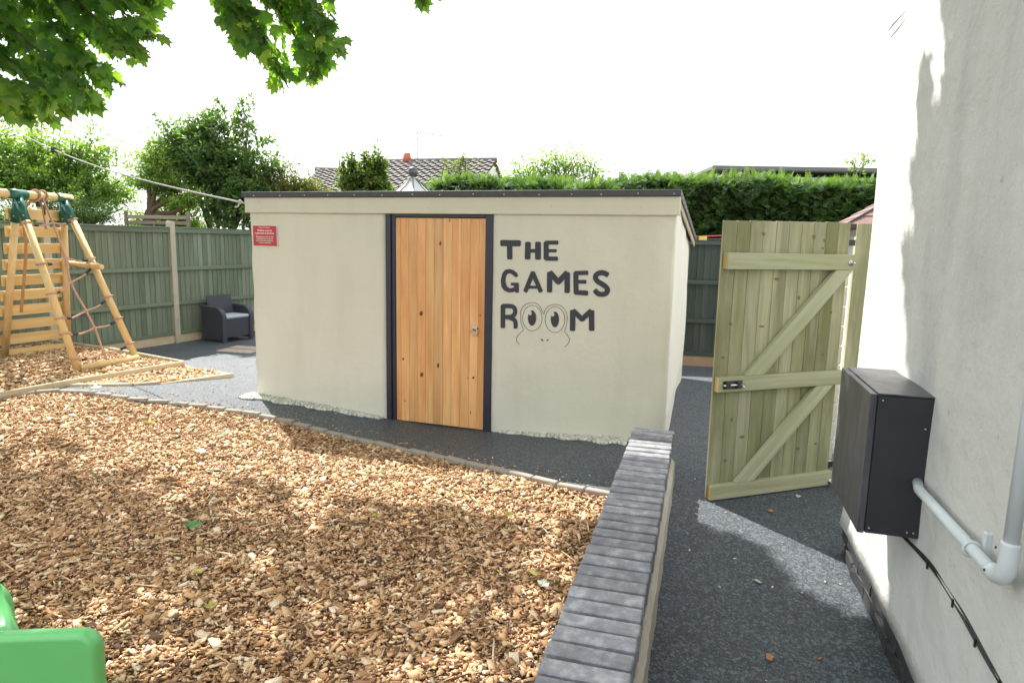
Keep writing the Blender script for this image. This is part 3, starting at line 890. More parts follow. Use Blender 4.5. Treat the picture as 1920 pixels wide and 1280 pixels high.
# a handful of long dark twigs and strips
n = 260
xy = np.c_[rng.uniform(-3.6, .8, n), rng.uniform(1.4, 5.6, n)]; xy = xy[below_edge(xy[:, 0], xy[:, 1], .05)]; n = len(xy)
o = chips('bark_strips', xy, zg(xy[:, 0], xy[:, 1])+.004, rng.uniform(.06, .16, n), rng.uniform(.004, .009, n), rng.uniform(.004, .007, n), .12)
tag(o, 'long thin bark strips and twigs lying among the foreground chips', 'twigs', None, 'stuff')

# chips and grit kicked out on to the black path
n = 520; sx_ = rng.random(n)*cum[-1]; xy = np.array([(p.x, p.y) for p in (along(v) for v in sx_)]); xy[:, 1] += .03+np.abs(rng.normal(0, .16, n)); xy[:, 0] += rng.normal(0, .03, n)
xy = np.vstack([xy, np.c_[rng.uniform(.9, 1.7, 40), rng.uniform(2.2, 5, 40)], np.c_[rng.uniform(-4, -2.7, 160), rng.uniform(6.4, 9, 160)]]); n = len(xy)
ln = rng.uniform(.006, .022, n); o = chips('scattered_chips', xy, zg(xy[:, 0], xy[:, 1])+.006, ln, ln*.45, ln*.25, .1)
tag(o, 'stray chips and grit kicked on to the black path', 'bark chips', None, 'stuff')

# playframe bed (timber edged, slightly raised)
ZB = .09
bedpoly = [(-3.975, 7.86), (-4.66, 6.53), (-5.3, 4.9), (-8, 4.9), (-8, 9.5), (-6.6, 9.28), (-5.40, 8.72)]
slab('raised_bark_bed', bedpoly, -.3, ZB-.015, M['mulch'], None, 0)['kind'] = 'structure'
def inpoly(x, y, poly):
    r = np.zeros(len(x), bool); j = len(poly)-1
    for i in range(len(poly)):
        xi, yi = poly[i]; xj, yj = poly[j]
        c = ((yi > y) != (yj > y)) & (x < (xj-xi)*(y-yi)/(yj-yi+1e-12)+xi); r ^= c; j = i
    return r
n = 34000; xy = np.c_[rng.uniform(-7.6, -3.9, n), rng.uniform(5.2, 9.4, n)]
xy = xy[inpoly(xy[:, 0], xy[:, 1], [(-4.03, 7.84), (-4.70, 6.53), (-5.3, 5.2), (-7.6, 5.2), (-7.6, 9.3), (-6.6, 9.2), (-5.42, 8.66)])]; n = len(xy)
ln = np.clip(rng.lognormal(math.log(.03), .4, n), .014, .08); w = ln*rng.uniform(.3, .65, n)
o = chips('bark_chips', xy, ZB-.008+.01*np.sin(xy[:, 0]*3)+rng.random(n)*.014, ln, w, w*.3)
tag(o, 'light brown bark chips under the wooden climbing frame', 'bark chips', None, 'stuff')
def plank(name, a_, b_, z0, z1, th, mat, par, bev=.004):
    a_ = Vector(a_); b_ = Vector(b_); L = (b_-a_).length
    o = box(name, (0, -th/2, z0), (L, th/2, z1), mat, par, bev); o.location = (a_.x, a_.y, 0); o.rotation_euler = (0, 0, math.atan2(b_.y-a_.y, b_.x-a_.x)); return o
bd = empty('bed_surround', (0, 0, 0), 0, 'pale timber board surround of the climbing frame bed', 'edging')
bd.location = (-3.957, 7.851, 0); ib = Vector((3.957, -7.851, 0))
def rel(p): return (Vector((p[0], p[1], 0))+ib)
plank('board', rel((-3.957, 7.851)), rel((-4.64, 6.551)), -.08, ZB+.030, .03, M['edgewood'], bd)
plank('board', rel((-4.645, 6.54)), rel((-5.45, 4.6)), -.08, ZB+.030, .03, M['edgewood'], bd)
plank('board', rel((-3.975, 7.872)), rel((-5.38, 8.72)), -.2, ZB+.028, .03, M['edgewood'], bd)
plank('board', rel((-5.40, 8.725)), rel((-6.45, 9.22)), -.2, ZB+.028, .03, M['edgewood'], bd)
# small flush triangle of chips in front of it
tri = [tuple(p[:2]) for p in D_['tri']]; tri_all = tri+[(-3.45, 7.66), (-4.02, 7.86), (-4.67, 6.6)]
n = 15000; xy = np.c_[rng.uniform(-5.1, -3.2, n), rng.uniform(6.5, 8.1, n)]; xy = xy[inpoly(xy[:, 0], xy[:, 1], tri_all)]; n = len(xy)
ln = np.clip(rng.lognormal(math.log(.028), .4, n), .014, .07); w = ln*rng.uniform(.3, .65, n)
o = chips('bark_chips', xy, zg(xy[:, 0], xy[:, 1])+.004+rng.random(n)*.016, ln, w, w*.3)
tag(o, 'wedge of spilt bark chips between the timber surround and the flush path strip', 'bark chips', None, 'stuff')
st = empty('flush_timber_strip', (tri[0][0], tri[0][1], 0), 0, 'flush pale timber strip edging the wedge of bark chips on the path', 'edging')
tri_s = tri+[tuple(p[:2]) for p in D_['tri2'][1:2]]
for a_, b_ in list(zip(tri, tri[1:]))+[(tri[-1], (-3.50, 7.68))]:
    o = plank('strip', Vector((a_[0]-tri[0][0], a_[1]-tri[0][1], 0)), Vector((b_[0]-tri[0][0], b_[1]-tri[0][1], 0)), -.06, zgf((a_[0]+b_[0])/2, (a_[1]+b_[1])/2)+.024, .055, M['edgewood'], st, .003)
# manhole cover
mh = prism('manhole_cover', [(-4.71, 10.36), (-4.604, 10.921), (-4.0, 10.78), (-4.10, 10.19)], 'Z', -.23, -.183, M['manhole'], None, .003)
tag(mh, 'diamond shaped pale paved access cover in the black path beside the grey armchair', 'cover')
tube('cover_joint', [(-4.657, 10.64, -.1822), (-4.05, 10.485, -.1822)], .006, M['cable'], mh, 4)

# ================================================================== LOW WALL
d2 = Vector((.2757, .9613, 0)); n2 = Vector((.9613, -.2757, 0))
WR = Vector((1.18, 4.618, 0)); lw = empty('low_garden_wall', (WR.x, WR.y, 0), math.atan2(d2.y, d2.x),
    'low wall capped with a row of blue grey engineering bricks along the black path', 'wall')
# local X along wall (away from camera), +Y to the left
WLEN = 3.3; ZT = .30; WW = .285
box('wall_core', (-WLEN, .012, -.2), (-.012, WW-.012, ZT-.107), M['mortar'], lw, .004)
bm = bmesh.new()
K = 60
for (s0, s1) in ((-WLEN, -.30),):
    rows = []
    for i in range(K+1):
        x = s0+(s1-s0)*i/K; e = .0025*math.sin(i*.7)+random.uniform(-.003, .003)
        rows.append([bm.verts.new(p) for p in ((x, -.030+e, -.1), (x, -.024+e*.7, ZT-.14), (x, -.004, ZT-.112+random.uniform(-.004, .004)), (x, .02, ZT-.112))])
    for a_, b_ in zip(rows, rows[1:]):
        for k in range(3): bm.faces.new((a_[k], b_[k], b_[k+1], a_[k+1]))
    bm.faces.new(rows[0]); bm.faces.new(rows[-1][::-1])
from_bm('render_skirt', bm, M['concrete'], lw)
box('mortar_bed', (-WLEN, .008, ZT-.1065), (-.008, WW-.008, ZT-.034), M['mortar'], lw, 0)
cop = bpy.data.meshes.new('brick'); bm = bmesh.new(); add_box(bm, (-.0378, -WW/2, -.105), (.0372, WW/2, 0), .005, None, .0022); bmesh.ops.recalc_face_normals(bm, faces=bm.faces); bm.to_mesh(cop); bm.free(); cop.materials.append(M['coping'])
k = 0; pos = -.043
while pos > -WLEN+.04:
    o = bpy.data.objects.new('brick', cop); COL.objects.link(o); o.parent = lw
    o.location = (pos, WW/2+random.uniform(-.004, .004), ZT+random.uniform(-.0025, .0025)); o.rotation_euler = (random.uniform(-.008, .008), random.uniform(-.02, .02), random.uniform(-.014, .014)+(math.pi if k % 2 else 0))
    pos -= .0945; k += 1
# ================================================================== WHITE HOUSE WALL
HC = Vector((1.805, 3.404, 0)); HA = R(-106)     # local X towards the camera along the wall, -Y out of the wall
house = empty('white_house', HC, HA, 'tall white rendered house wall with a black painted brick plinth', 'house')
bm = bmesh.new(); nx, nz = 90, 80; X0, X1, Z0, Z1 = 0, 7.0, .156, 5.4; rows = []
for j in range(nz+1):
    t = j/nz; z = Z0+(Z1-Z0)*t; row = []
    for i in range(nx+1):
        x = X0+(X1-X0)*(i/nx)**1.6
        y = .007*math.sin(2.3*x+1.1*z)+.005*math.sin(4.7*z+1.3*x)+.003*math.sin(13*x-5*z)
        y -= .012*math.exp(-((z-Z0)/.05)**2)
        if i == 0: y += .035; x += .006*math.sin(3*z)
        if i == 1: x = .012+.006*math.sin(3*z); y += .008
        row.append(bm.verts.new((x, y-.006, z)))
    rows.append(row)
for a_, b_ in zip(rows, rows[1:]):
    for i in range(nx): bm.faces.new((a_[i], a_[i+1], b_[i+1], b_[i]))
for i, lastc in ((0, X0),):
    far = [bm.verts.new((lastc+.01, 4.5, r[0].co.z)) for r in rows]
    for k in range(nz): bm.faces.new((rows[k][0], rows[k+1][0], far[k+1], far[k]))
bot = [bm.verts.new((v.co.x, .06, v.co.z)) for v in rows[0]]
for i in range(nx): bm.faces.new((rows[0][i], bot[i], bot[i+1], rows[0][i+1]))
from_bm('wall', bm, M['house'], house, True)
box('roof', (-.3, -.35, 5.42), (7.3, 4.9, 5.6), M['tile'], house, .01)
box('footing', (.02, .035, -.4), (7, 4.4, .15), M['mortar'], house, 0)
pb = []
for v in range(3):
    bm = bmesh.new(); add_box(bm, (-.1085, 0, -.0365), (.1085, .09, .0365), .006, None, .006)
    bmesh.ops.subdivide_edges(bm, edges=list(bm.edges), cuts=1)
    for q in bm.verts: q.co += Vector((random.uniform(-.003, .003), random.uniform(-.006, .004), random.uniform(-.003, .003)))
    bmesh.ops.recalc_face_normals(bm, faces=bm.faces); me = bpy.data.meshes.new('brick'); bm.to_mesh(me); bm.free(); me.materials.append(M['blackbrick']); pb.append(me)
for row in range(3):
    for i in range(14):
        x = .105+i*.221+(.11 if row % 2 else 0)
        if x > 3: continue
        o = bpy.data.objects.new('brick', pb[(i+row) % 3]); COL.objects.link(o); o.parent = house
        o.location = (x, .004+random.uniform(-.003, .003), .116-row*.0765); o.rotation_euler = (0, random.uniform(-.01, .01), random.uniform(-.03, .03))
bm = bmesh.new()   # the short dark gouge high on the wall
cr = [(.012, 2.652), (.12, 2.662), (.24, 2.658), (.36, 2.650), (.46, 2.645), (.36, 2.6465), (.24, 2.649), (.12, 2.650), (.05, 2.647)]
bm.faces.new([bm.verts.new((x, -.0215, z)) for x, z in cr]); from_bm('plaster_crack', bm, M['blackbrick'], house)

# black plywood box
bxr = empty('black_wall_box', HC+Matrix.Rotation(HA, 3, 'Z') @ Vector((.98, 0, .61)), HA, 'black painted plywood cupboard fixed to the white house wall', 'cupboard')
w2 = .262
box('carcass', (-w2, -.185, 0), (w2, .0, .508), M['boxside'], bxr, .003)
box('door_panel', (-w2, -.209, -.002), (w2, -.187, .510), M['boxply'], bxr, .002)
box('lid', (-w2-.003, -.1865, .5085), (w2+.003, -.002, .5145), M['boxply'], bxr, .0015)
for (x, y, z) in ((w2+.001, -.03, .02), (w2+.001, -.05, .02), (w2+.001, -.172, .02), (w2+.001, -.03, .40), (w2+.001, -.17, .49)):
    tube('screw', [(x-.001, y, z), (x+.0015, y, z)], .003, M['steel'], bxr, 8)
# pipe
pp = empty('waste_pipe', HC+Matrix.Rotation(HA, 3, 'Z') @ Vector((1.98, 0, .83)), HA, 'pale grey plastic pipe running from the black cupboard to an elbow and up the wall', 'pipe')
tube('pipe_run', [(-.74, -.035, -.012), (-.67, -.048, -.016), (-.04, -.052, -.006)], .0165, M['pvc'], pp, 20)
tube('elbow', rope_pts([(-.062, -.052, -.006), (-.03, -.052, -.004), (.004, -.052, .014), (.018, -.052, .05), (.019, -.052, .105)], 5), .0215, M['pvc'], pp, 20)
tube('pipe_run', [(.019, -.052, .09), (.025, -.052, .6), (.03, -.052, 3.5)], .0170, M['pvc'], pp, 20)
tube('clip', [(-.19+x, -.052+.0205*math.cos(t), -.009+.0205*math.sin(t)) for x, t in [(0, k*math.pi/8) for k in range(17)]], .0045, M['pvc'], pp, 6)
box('clip_bracket', (-.196, -.03, -.03), (-.180, -.008, .045), M['pvc'], pp, .004)
for (x, z) in ((-.046, -.001), (.0, .08)): tube('screw', [(x, -.0735, z), (x, -.0755, z)], .0035, M['cable'], pp, 8)
# cables
cb = empty('black_cables', HC+Matrix.Rotation(HA, 3, 'Z') @ Vector((1.1, 0, .56)), HA, 'bundle of thin black cables clipped low along the white wall below the cupboard', 'cable')
def cabp(o, w): return rope_pts([(-.03, -.10, .055), (.02, -.02+o, .0+o), (.33, -.016, .026+w), (.55, -.016, .017+w*1.5), (.71, -.016, .0+w), (.85, -.016, -.013+w), (1.4, -.016, -.05+w)], 10)
tube('cable', cabp(0, 0), .0055, M['cable'], cb, 8); tube('cable', cabp(.004, .0105), .0045, M['cable'], cb, 8)
tube('cable', cabp(.002, -.010), .004, plain('grey_painted_cable', (.45, .44, .42), .5, .3, 40), cb, 8)
for x, z in ((.28, .022), (.52, .018), (.70, .001), (.86, -.014)): box('cable_clip', (x, -.024, z-.014), (x+.008, -.008, z+.012), M['cable'], cb, .001)

# ================================================================== GATE
GO = Vector((1.27, 4.072, 0)); gate = empty('garden_gate', GO, R(20), 'open pale green ledged and braced timber gate with a black bolt', 'gate')
GW = 1.0; nb = 10; bw = GW/nb
for i in range(nb):
    top = 1.776+.014*i/nb+random.uniform(-.003, .003); bot = .012+.0*i
    box('gate_board', (i*bw+.0008, .0, bot+random.uniform(-.002, .003)), ((i+1)*bw-.0008, .019+random.uniform(-.001, .002), top), M['gate'], gate, .0025)
def ledge(x0, x1, z0, z1):
    o = box('ledge', (x0, -.042, z0), (x1, -.0012, z1), M['gateH'], gate, .003)
    e = box('raw_end', (x0-.0012, -.0405, z0+.003), (x0-.0002, -.003, z1-.003), M['rawend'], o, 0); return o
for (x, z, a_, b_) in ((.10, 1.14, .012, .010), (.30, 1.70, .014, .012), (.70, 1.69, .014, .016), (.79, 1.67, .012, .010), (.78, 1.62, .010, .008), (.43, 1.42, .02, .009), (.62, 1.30, .010, .013), (.34, 1.12, .022, .006), (.16, .52, .009, .012), (.25, .40, .018, .010), (.55, .42, .012, .012), (.72, .28, .014, .012), (.06, .93, .012, .008), (.86, .92, .008, .010), (.13, .25, .010, .012), (.90, 1.2, .008, .008), (.87, .30, .010, .008), (.52, 1.01, .010, .012)):
    prism('knot', [(x+a_*math.cos(t)+.003*math.sin(2*t), z+b_*math.sin(t)+.002*math.cos(3*t)) for t in np.linspace(0, 2*math.pi, 11)[:-1]], 'Y', -.0018, .004, M['gateknot'], gate)
ledge(.012, 1.02, 1.482, 1.583); ledge(.008, 1.015, .716, .812); ledge(.006, 1.01, .010, .105)
def brace(x0, z0, x1, z1, w):
    L = math.hypot(x1-x0, z1-z0); a = math.atan2(z1-z0, x1-x0)
    bm = bmesh.new(); h = w/2; t = math.tan(math.pi/2-a)
    # ends cut level
    pts = [(-h/math.sin(a), 0), (h/math.sin(a), 0), (h/math.sin(a), 1), (-h/math.sin(a), 1)]
    poly = [(x0+pts[0][0], z0), (x0+pts[1][0], z0), (x1+pts[2][0], z1), (x1+pts[3][0], z1)]
    mid = Vector(((x0+x1)/2, 0, (z0+z1)/2)); ca, sa = math.cos(-a), math.sin(-a)
    P = []
    for x, z in poly: dx, dz = x-mid.x, z-mid.z; P.append((dx*ca-dz*sa, dx*sa+dz*ca))
    o = prism('brace', P, 'Y', -.0405, -.0014, M['gateH'], gate, .003); o.location = mid; o.rotation_euler = (0, -a, 0); return o
brace(.285, .8135, .945, 1.4805, .100); brace(.265, .1065, .868, .7145, .100)
bo = empty('bolt', (.10, -.043, .762)); bo.parent = gate
box('bolt_plate', (-.06, -.003, -.026), (.085, 0, .026), M['blackmetal'], bo, .001)
tube('bolt_bar', [(-.065, -.012, 0), (.09, -.012, 0)], .0075, M['steel'], bo, 10)
box('bolt_keep', (-.05, -.022, -.022), (-.015, -.003, .022), M['blackmetal'], bo, .003)
box('bolt_keep', (.035, -.022, -.022), (.065, -.003, .022), M['blackmetal'], bo, .003)
tube('bolt_knob', [(.08, -.012, 0), (.083, -.03, -.022)], .006, M['steel'], bo, 8)
for (x, z) in ((.985, 1.53), (.985, .035)):
    bt = empty('hinge_bolt', (x, -.043, z)); bt.parent = gate
    tube('washer', [(0, 0, 0), (0, -.003, 0)], .02, M['steel'], bt, 16); tube('bolt_stub', [(0, -.003, 0), (.002, -.035, -.004)], .007, M['steel'], bt, 8)
    tube('nut', [(0, -.003, 0), (0, -.013, 0)], .012, M['steel'], bt, 6)
for z in (1.66, .13): box('hinge', (.985, .020, z-.02), (1.075, .028, z+.02), M['blackmetal'], gate, .001)
# slots between gate and house
gp = empty('side_fence_panel', (2.262, 4.46, 0), R(-12), 'narrow strip of green treated fence boards between the gate and the white house', 'fence')
box('fence_post', (.03, .052, -.1), (.10, .12, 1.70), M['gateH'], gp, .004)
for i in range(6): box('fence_board', (.0225+i*.122, .03+.0, -.05), (.0225+i*.122+.12, .05, 1.79+random.uniform(-.004, .004)), M['gate'], gp, .003)
box('rail', (.0225, .0505, 1.5), (.75, .09, 1.58), M['gateH'], gp, .003); box('rail', (.0225, .0505, .4), (.75, .09, .48), M['gateH'], gp, .003)
pr = empty('white_block_pier', (2.372, 4.86, 0), R(14), 'slim white painted block pier glimpsed in the gap behind the gate hinges', 'pier')
for k in range(11): box('block', (-.06, -.05, -.1+k*.145), (.06, .05, .04+k*.145), M['whitebrick'], pr, .008)

# ================================================================== FENCES
def fence(name, o, ang, bays, label, mb, mh_, mg, post_mat, z_ground, H_=1.93, post_off=0, side=-1):
    f = empty(name, o, R(ang), label, 'fence')
    for (x0, x1) in bays:
        p = prism('concrete_post', [(-.05, z_ground-.1), (.05, z_ground-.1), (.05, z_ground+H_+.06), (.035, z_ground+H_+.085), (-.035, z_ground+H_+.085), (-.05, z_ground+H_+.06)], 'Y', -.06, .04, post_mat, f, .006); p.location = (x0, 0, 0)
        box('gravel_board', (x0+.052, -.025, z_ground-.06), (x1-.052, .015, z_ground+.155), mg, f, .004)
        nbd = int(round((x1-x0-.104)/.098)); bw = (x1-x0-.104)/nbd; z0 = z_ground+.158; z1 = z_ground+H_-.03
        me = bpy.data.meshes.new('fence_board'); b = bmesh.new()
        # feather edged board, wedge section
        v = [b.verts.new(q) for q in ((0, 0, 0), (bw+.012, -.0, 0), (bw+.012, .004, 0), (0, .012, 0), (0, 0, z1-z0), (bw+.012, -.0, z1-z0), (bw+.012, .004, z1-z0), (0, .012, z1-z0))]
        for q in ((0, 1, 2, 3), (7, 6, 5, 4), (0, 4, 5, 1), (1, 5, 6, 2), (2, 6, 7, 3), (3, 7, 4, 0)): b.faces.new([v[i] for i in q])
        bmesh.ops.recalc_face_normals(b, faces=b.faces); b.to_mesh(me); b.free(); me.materials.append(mb)
        for i in range(nbd):
            q = bpy.data.objects.new('fence_board', me); COL.objects.link(q); q.parent = f
            q.location = (x0+.052+i*bw, -.004-.0005*(i % 2), z0); q.rotation_euler = (0, random.uniform(-.002, .002), .085+random.uniform(-.02, .02))
        for zr in (z_ground+.66, z_ground+1.24): box('rail', (x0+.052, -.052, zr), (x1-.052, -.016, zr+.062), mh_, f, .004)
        box('rail', (x0+.052, -.042, z0-.0), (x1-.052, -.016, z0+.05), mh_, f, .004)
        box('top_rail', (x0+.052, -.046, z1-.075), (x1-.052, -.016, z1), mh_, f, .004)
        box('capping', (x0+.052, -.055, z1+.001), (x1-.052, .03, z1+.02), mh_, f, .004)
    return f
fence('green_fence', (-5.72, 11.13, 0), 67, [(-6.1, -4.07), (-4.07, -2.03), (-2.03, 0), (0, 2.15)],
    'green stained featheredge fence with concrete posts behind the climbing frame and armchair', M['fence'], M['fenceH'], M['concrete2'], M['concrete'], -.21, 1.97)
fence('shaded_back_fence', (.85, 10.36, 0), -12, [(-1.0, .93), (.93, 2.86), (2.86, 4.8)],
    'dark grey green back fence, its shade painted in, seen between the shed and the gate', M['dfence'], M['dfenceH'], plain('brown_gravel_board', (.32, .22, .15), .9, .25, 8, bump=.4), M['concrete'], -.19)

# ================================================================== CLIMBING FRAME
CF = Vector((-5.5, 7.9, ZB)); pf = empty('wooden_climbing_frame', CF, 0, 'round pole wooden climbing frame with green metal corner brackets and a rope net', 'climbing frame')
def P3(x, y, z): return Vector((x, y, z))-CF
T1, T2, T3, T0 = Vector((-5.72, 7.75, 2.045)), Vector((-5.70, 8.50, 2.050)), Vector((-5.69, 8.63, 2.055)), Vector((-5.85, 5.2, 2.02))
P1, P2, Q1, Q2 = Vector((-4.922, 7.373, .05)), Vector((-4.659, 8.101, .05)), Vector((-6.316, 8.096, .05)), Vector((-5.969, 8.77, .05))
tube('top_beam', [T0-CF, T1-CF, T3-CF], .050, M['timberY'] if 'timberY' in M else M['timber'], pf, 24)
def leg(a_, t_):
    m = t_.lerp(a_, .17); tube('leg', [a_-CF, t_.lerp(a_, .06)-CF], .040, M['timber'], pf, 20); return m
for a_, t_ in ((P1, T1), (P2, T2), (Q1, T1), (Q2, T2)): leg(a_, t_)
for t_, a_, b_ in ((T1, P1, Q1), (T2, P2, Q2)):
    br = empty('corner_bracket', t_-CF); br.parent = pf; ax = (T2-T1).normalized()
    tube('sleeve', [-ax*.16, ax*.12], .0555, M['bracket'], br, 24)
    for e in (a_, b_):
        d = (e-t_).normalized(); tube('socket', [d*.03, d*.33], .0455, M['bracket'], br, 24)
        for q in (.12, .28): tube('bolt', [d*q+Vector((.016, -.041, .016)), d*q+Vector((.018, -.050, .018))], .008, M['steel'], br, 8)
# foot logs
tube('foot_log', [P1.lerp(P2, .03)+Vector((.02, -.01, .055))-CF, P1.lerp(P2, .98)-CF+Vector((.02, -.01, .055))], .040, M['timber'], pf, 18)
tube('brace_log', [Vector((-5.79, 8.62, 1.235))-CF, Vector((-5.03, 8.10, 1.215))-CF], .034, M['timber'], pf, 18)
# climbing wall planks between the rear legs
rd = (Q2-Q1).normalized(); La = (Q2-Q1).length
for k in range(10):
    t = .035+k*.0945 if k else .03
    zc_ = [0.04, .20, .385, .57, .76, .945, 1.135, 1.33, 1.53, 1.74][k]
    f_ = (zc_+ZB-.05)/(2.045-.05); a_ = Q1.lerp(T1, f_); b_ = Q2.lerp(T2, f_); d = (b_-a_); ext = .03 if k else -.05
    hgt = .125 if k else .075
    o = box('climbing_plank', (-ext-.03, -.014, -hgt/2), (d.length+ext+(.03 if k else 0), .014, hgt/2), M['timberH'], pf, .004)
    nrm = Vector((d.y, -d.x, 0)).normalized(); o.location = a_-CF+nrm*(-.06)*(1 if k > 0 else 0); o.rotation_euler = (0, 0, math.atan2(d.y, d.x))
# rope net
def onleg(A_, T_, f): return A_.lerp(T_, f)
net = empty('rope_net', (0, 0, 0)); net.parent = pf
def yfrac(y, y0, y1): return (y0-y)/(y0-y1)
Lf = [yfrac(y, 692, 366) for y in (419, 494, 548, 593, 621, 667)]; Rf = [yfrac(y, 672, 371) for y in (411, 484, 494, 553, 593, 639)]
fr_off = Vector((.045, -.03, 0))
cen = []
nodes_t = [.52, .46, .42, .50, .52, .50]; nodes_dz = [-.02, .05, -.02, -.045, -.03, -.02]
Lp = [onleg(P1, T1, f) for f in Lf]; Rp = [onleg(P2, T2, f) for f in Rf]
for i in range(6):
    c = Lp[i].lerp(Rp[i], nodes_t[i])+Vector((0, 0, nodes_dz[i]))+fr_off*.3; cen.append(c)
for i in range(6):
    for side, e in ((0, Lp[i]), (1, Rp[i])):
        m_ = cen[i].lerp(e, .55)+Vector((.01, -.01, -.035)); q = e+fr_off*.8
        tube('net_rope', [p-CF for p in rope_pts([cen[i], m_, q], 6)], .0115, M['rope'], net, 8)
        s0 = cen[i].lerp(e, .62)+Vector((.012, -.012, -.031)); s1 = cen[i].lerp(e, .80)+Vector((.026, -.018, -.018))
        tube('tape_sleeve', [s0-CF, s1-CF], .0165, M['tape'], net, 8)
        A_, T_ = ((P1, T1), (P2, T2))[side]; ax = (T_-A_).normalized(); u_ = ax.orthogonal().normalized(); v_ = ax.cross(u_)
        tube('rope_loop', [e+(u_*math.cos(t)+v_*math.sin(t))*.050+ax*.012*math.sin(t)-CF for t in np.linspace(0, 2*math.pi, 15)], .011, M['rope'], net, 6)
    bm = bmesh.new(); bmesh.ops.create_icosphere(bm, subdivisions=1, radius=.027); o = from_bm('knot', bm, M['rope'], net, True); o.location = cen[i]-CF
topr = T1.lerp(T2, .52)+Vector((.02, -.06, .05)); foot = P1.lerp(P2, .55)
tube('net_rope', [p-CF for p in rope_pts([topr]+cen+[foot+Vector((-.05, .02, .03)), foot+Vector((0, -.02, .055)), foot+Vector((.055, -.03, -.02))], 6)], .0125, M['rope'], net, 8)
for tt in (.36, .52):
    c = T1.lerp(T2, tt); tube('rope_loop', [c+Vector((math.cos(t)*.066, .012*math.sin(t), math.sin(t)*.066))-CF for t in np.linspace(0, 2*math.pi, 17)], .013, M['rope'], net, 6)
sh_ = T1.lerp(T2, .38); tube('tape_sleeve', [sh_+Vector((.02, 0, -.07))-CF, sh_+Vector((.02, 0, -.13))-CF], .024, M['tape'], net, 8)
tube('tape_sleeve', [T1.lerp(T2, .50)+Vector((.03, -.02, -.12))-CF, T1.lerp(T2, .50)+Vector((.035, -.02, -.22))-CF], .016, M['tape'], net, 8)
tube('net_rope', [p-CF for p in rope_pts([T1.lerp(T2, .46)+Vector((.03, -.02, -.07)), T1.lerp(T2, .5)+Vector((.035, -.02, -.3)), T1.lerp(T2, .5)+Vector((.05, -.03, -.38)), Lp[0].lerp(cen[0], .6)], 5)], .011, M['rope'], net, 8)
tube('net_rope', [p-CF for p in rope_pts([T1.lerp(T2, .5)+Vector((.05, -.03, -.34)), cen[0]], 5)], .011, M['rope'], net, 8)
tube('hanging_rope', [p-CF for p in rope_pts([T1.lerp(T2, .30)+Vector((0, 0, -.05)), T1.lerp(T2, .2)+Vector((-.08, .02, -.22)), Vector((-5.86, 8.0, 1.4)), Vector((-6.0, 8.02, .65))], 8)], .017, M['orangerope'], pf, 8)

# ================================================================== OVERHEAD ROPE + RED STRAP
ra = Vector((-2.70, 6.752, 1.948)); rb = Vector((-9.6, 12.1, 3.80))
wr = empty('white_washing_line', ra, 0, 'thin off white rope stretched from the shed corner up to the left', 'rope')
tube('line', [Vector((0, 0, 0)).lerp(rb-ra, t)+Vector((0, 0, -.22*math.sin(math.pi*t))) for t in np.linspace(0, 1, 40)], [.009-.001*t for t in np.linspace(0, 1, 40)], M['whiterope'], wr, 8)
bm = bmesh.new(); bmesh.ops.create_icosphere(bm, subdivisions=1, radius=.024); kn = from_bm('knot', bm, M['whiterope'], wr, True); kn.location = (-.075, .055, .016)
tube('loose_end', [(-.08, .05, .01), (-.10, .055, -.03), (-.13, .06, -.04)], .009, M['whiterope'], wr, 6)
def onrope(t): return (rb-ra)*t+Vector((0, 0, -.22*math.sin(math.pi*t)))
o = box('black_pulley', (-.035, -.03, -.04), (.035, .03, .04), M['tape'], wr, .012); o.location = onrope(.575)
o = box('line_toggle', (-.02, -.014, -.02), (.02, .014, .02), M['orangerope'], wr, .006); o.location = onrope(.535)
rs = empty('red_strap', (2.165, 8.2, 1.725), 0, 'taut red strap with a yellow tag between the shed roof and the back fence', 'strap')
tube('strap', [(0, 0, 0), (.9, 1.28, .05)], .0075, M['redrope'], rs, 8)
box('yellow_tag', (.15, .19, -.035), (.25, .20, .012), M['yellow'], rs, .002)

# ================================================================== ARMCHAIR
c0 = Vector((-4.93, 11.17, -.19)); ca = R(64)
ch = empty('garden_armchair', c0, ca, 'dark grey woven plastic armchair with a pale seat cushion beside the green fence', 'armchair')
W_, D_c = .56, .50   # local X along the front, +Y to the back
def armprof(t=.0): 
    pts = [(0, .03), (0, .40-t)]
    pts += [(.17-.17*math.cos(a)+0, .40-t+.17*math.sin(a)*.95) for a in np.linspace(.15, math.pi/2, 7)]
    return pts+[(D_c, .575-t), (D_c, .03)]
for x0, x1 in ((0.012, .05), (W_-.05, W_-.012)):
    prism('arm_panel', [(y+.006 if y == 0 else y, z) for y, z in armprof(.012)], 'X', x0, x1, M['rattan'], ch, .003)
for x0, x1 in ((-.006, .062), (W_-.062, W_+.006)):
    arc = armprof(0)[:-1]; bm = bmesh.new(); prev = None
    for i, (y, z) in enumerate(arc):
        q = [bm.verts.new(p) for p in ((x0, y-.006, z+.004), (x1, y-.006, z+.004), (x1, y+.022, z-.024 if i > 1 else z), (x0, y+.022, z-.024 if i > 1 else z))]
        if prev:
            for k in range(4): bm.faces.new((prev[k], prev[(k+1) % 4], q[(k+1) % 4], q[k]))
        else: bm.faces.new(q[::-1])
        prev = q
    bm.faces.new(prev); from_bm('arm_rim', bm, M['rattanframe'], ch)
box('front_panel', (.065, .012, .075), (W_-.065, .04, .375), M['rattan'], ch, .004)
box('seat_base', (.055, .042, .30), (W_-.055, D_c-.03, .372), M['rattanframe'], ch, .004)
for x, y in ((.0, .0), (W_-.06, 0), (0, D_c-.05), (W_-.06, D_c-.05)): box('foot', (x, y+.002, 0), (x+.06, y+.05, .07), M['rattanframe'], ch, .004)
ch.scale = (1.16, 1.08, 1.06)
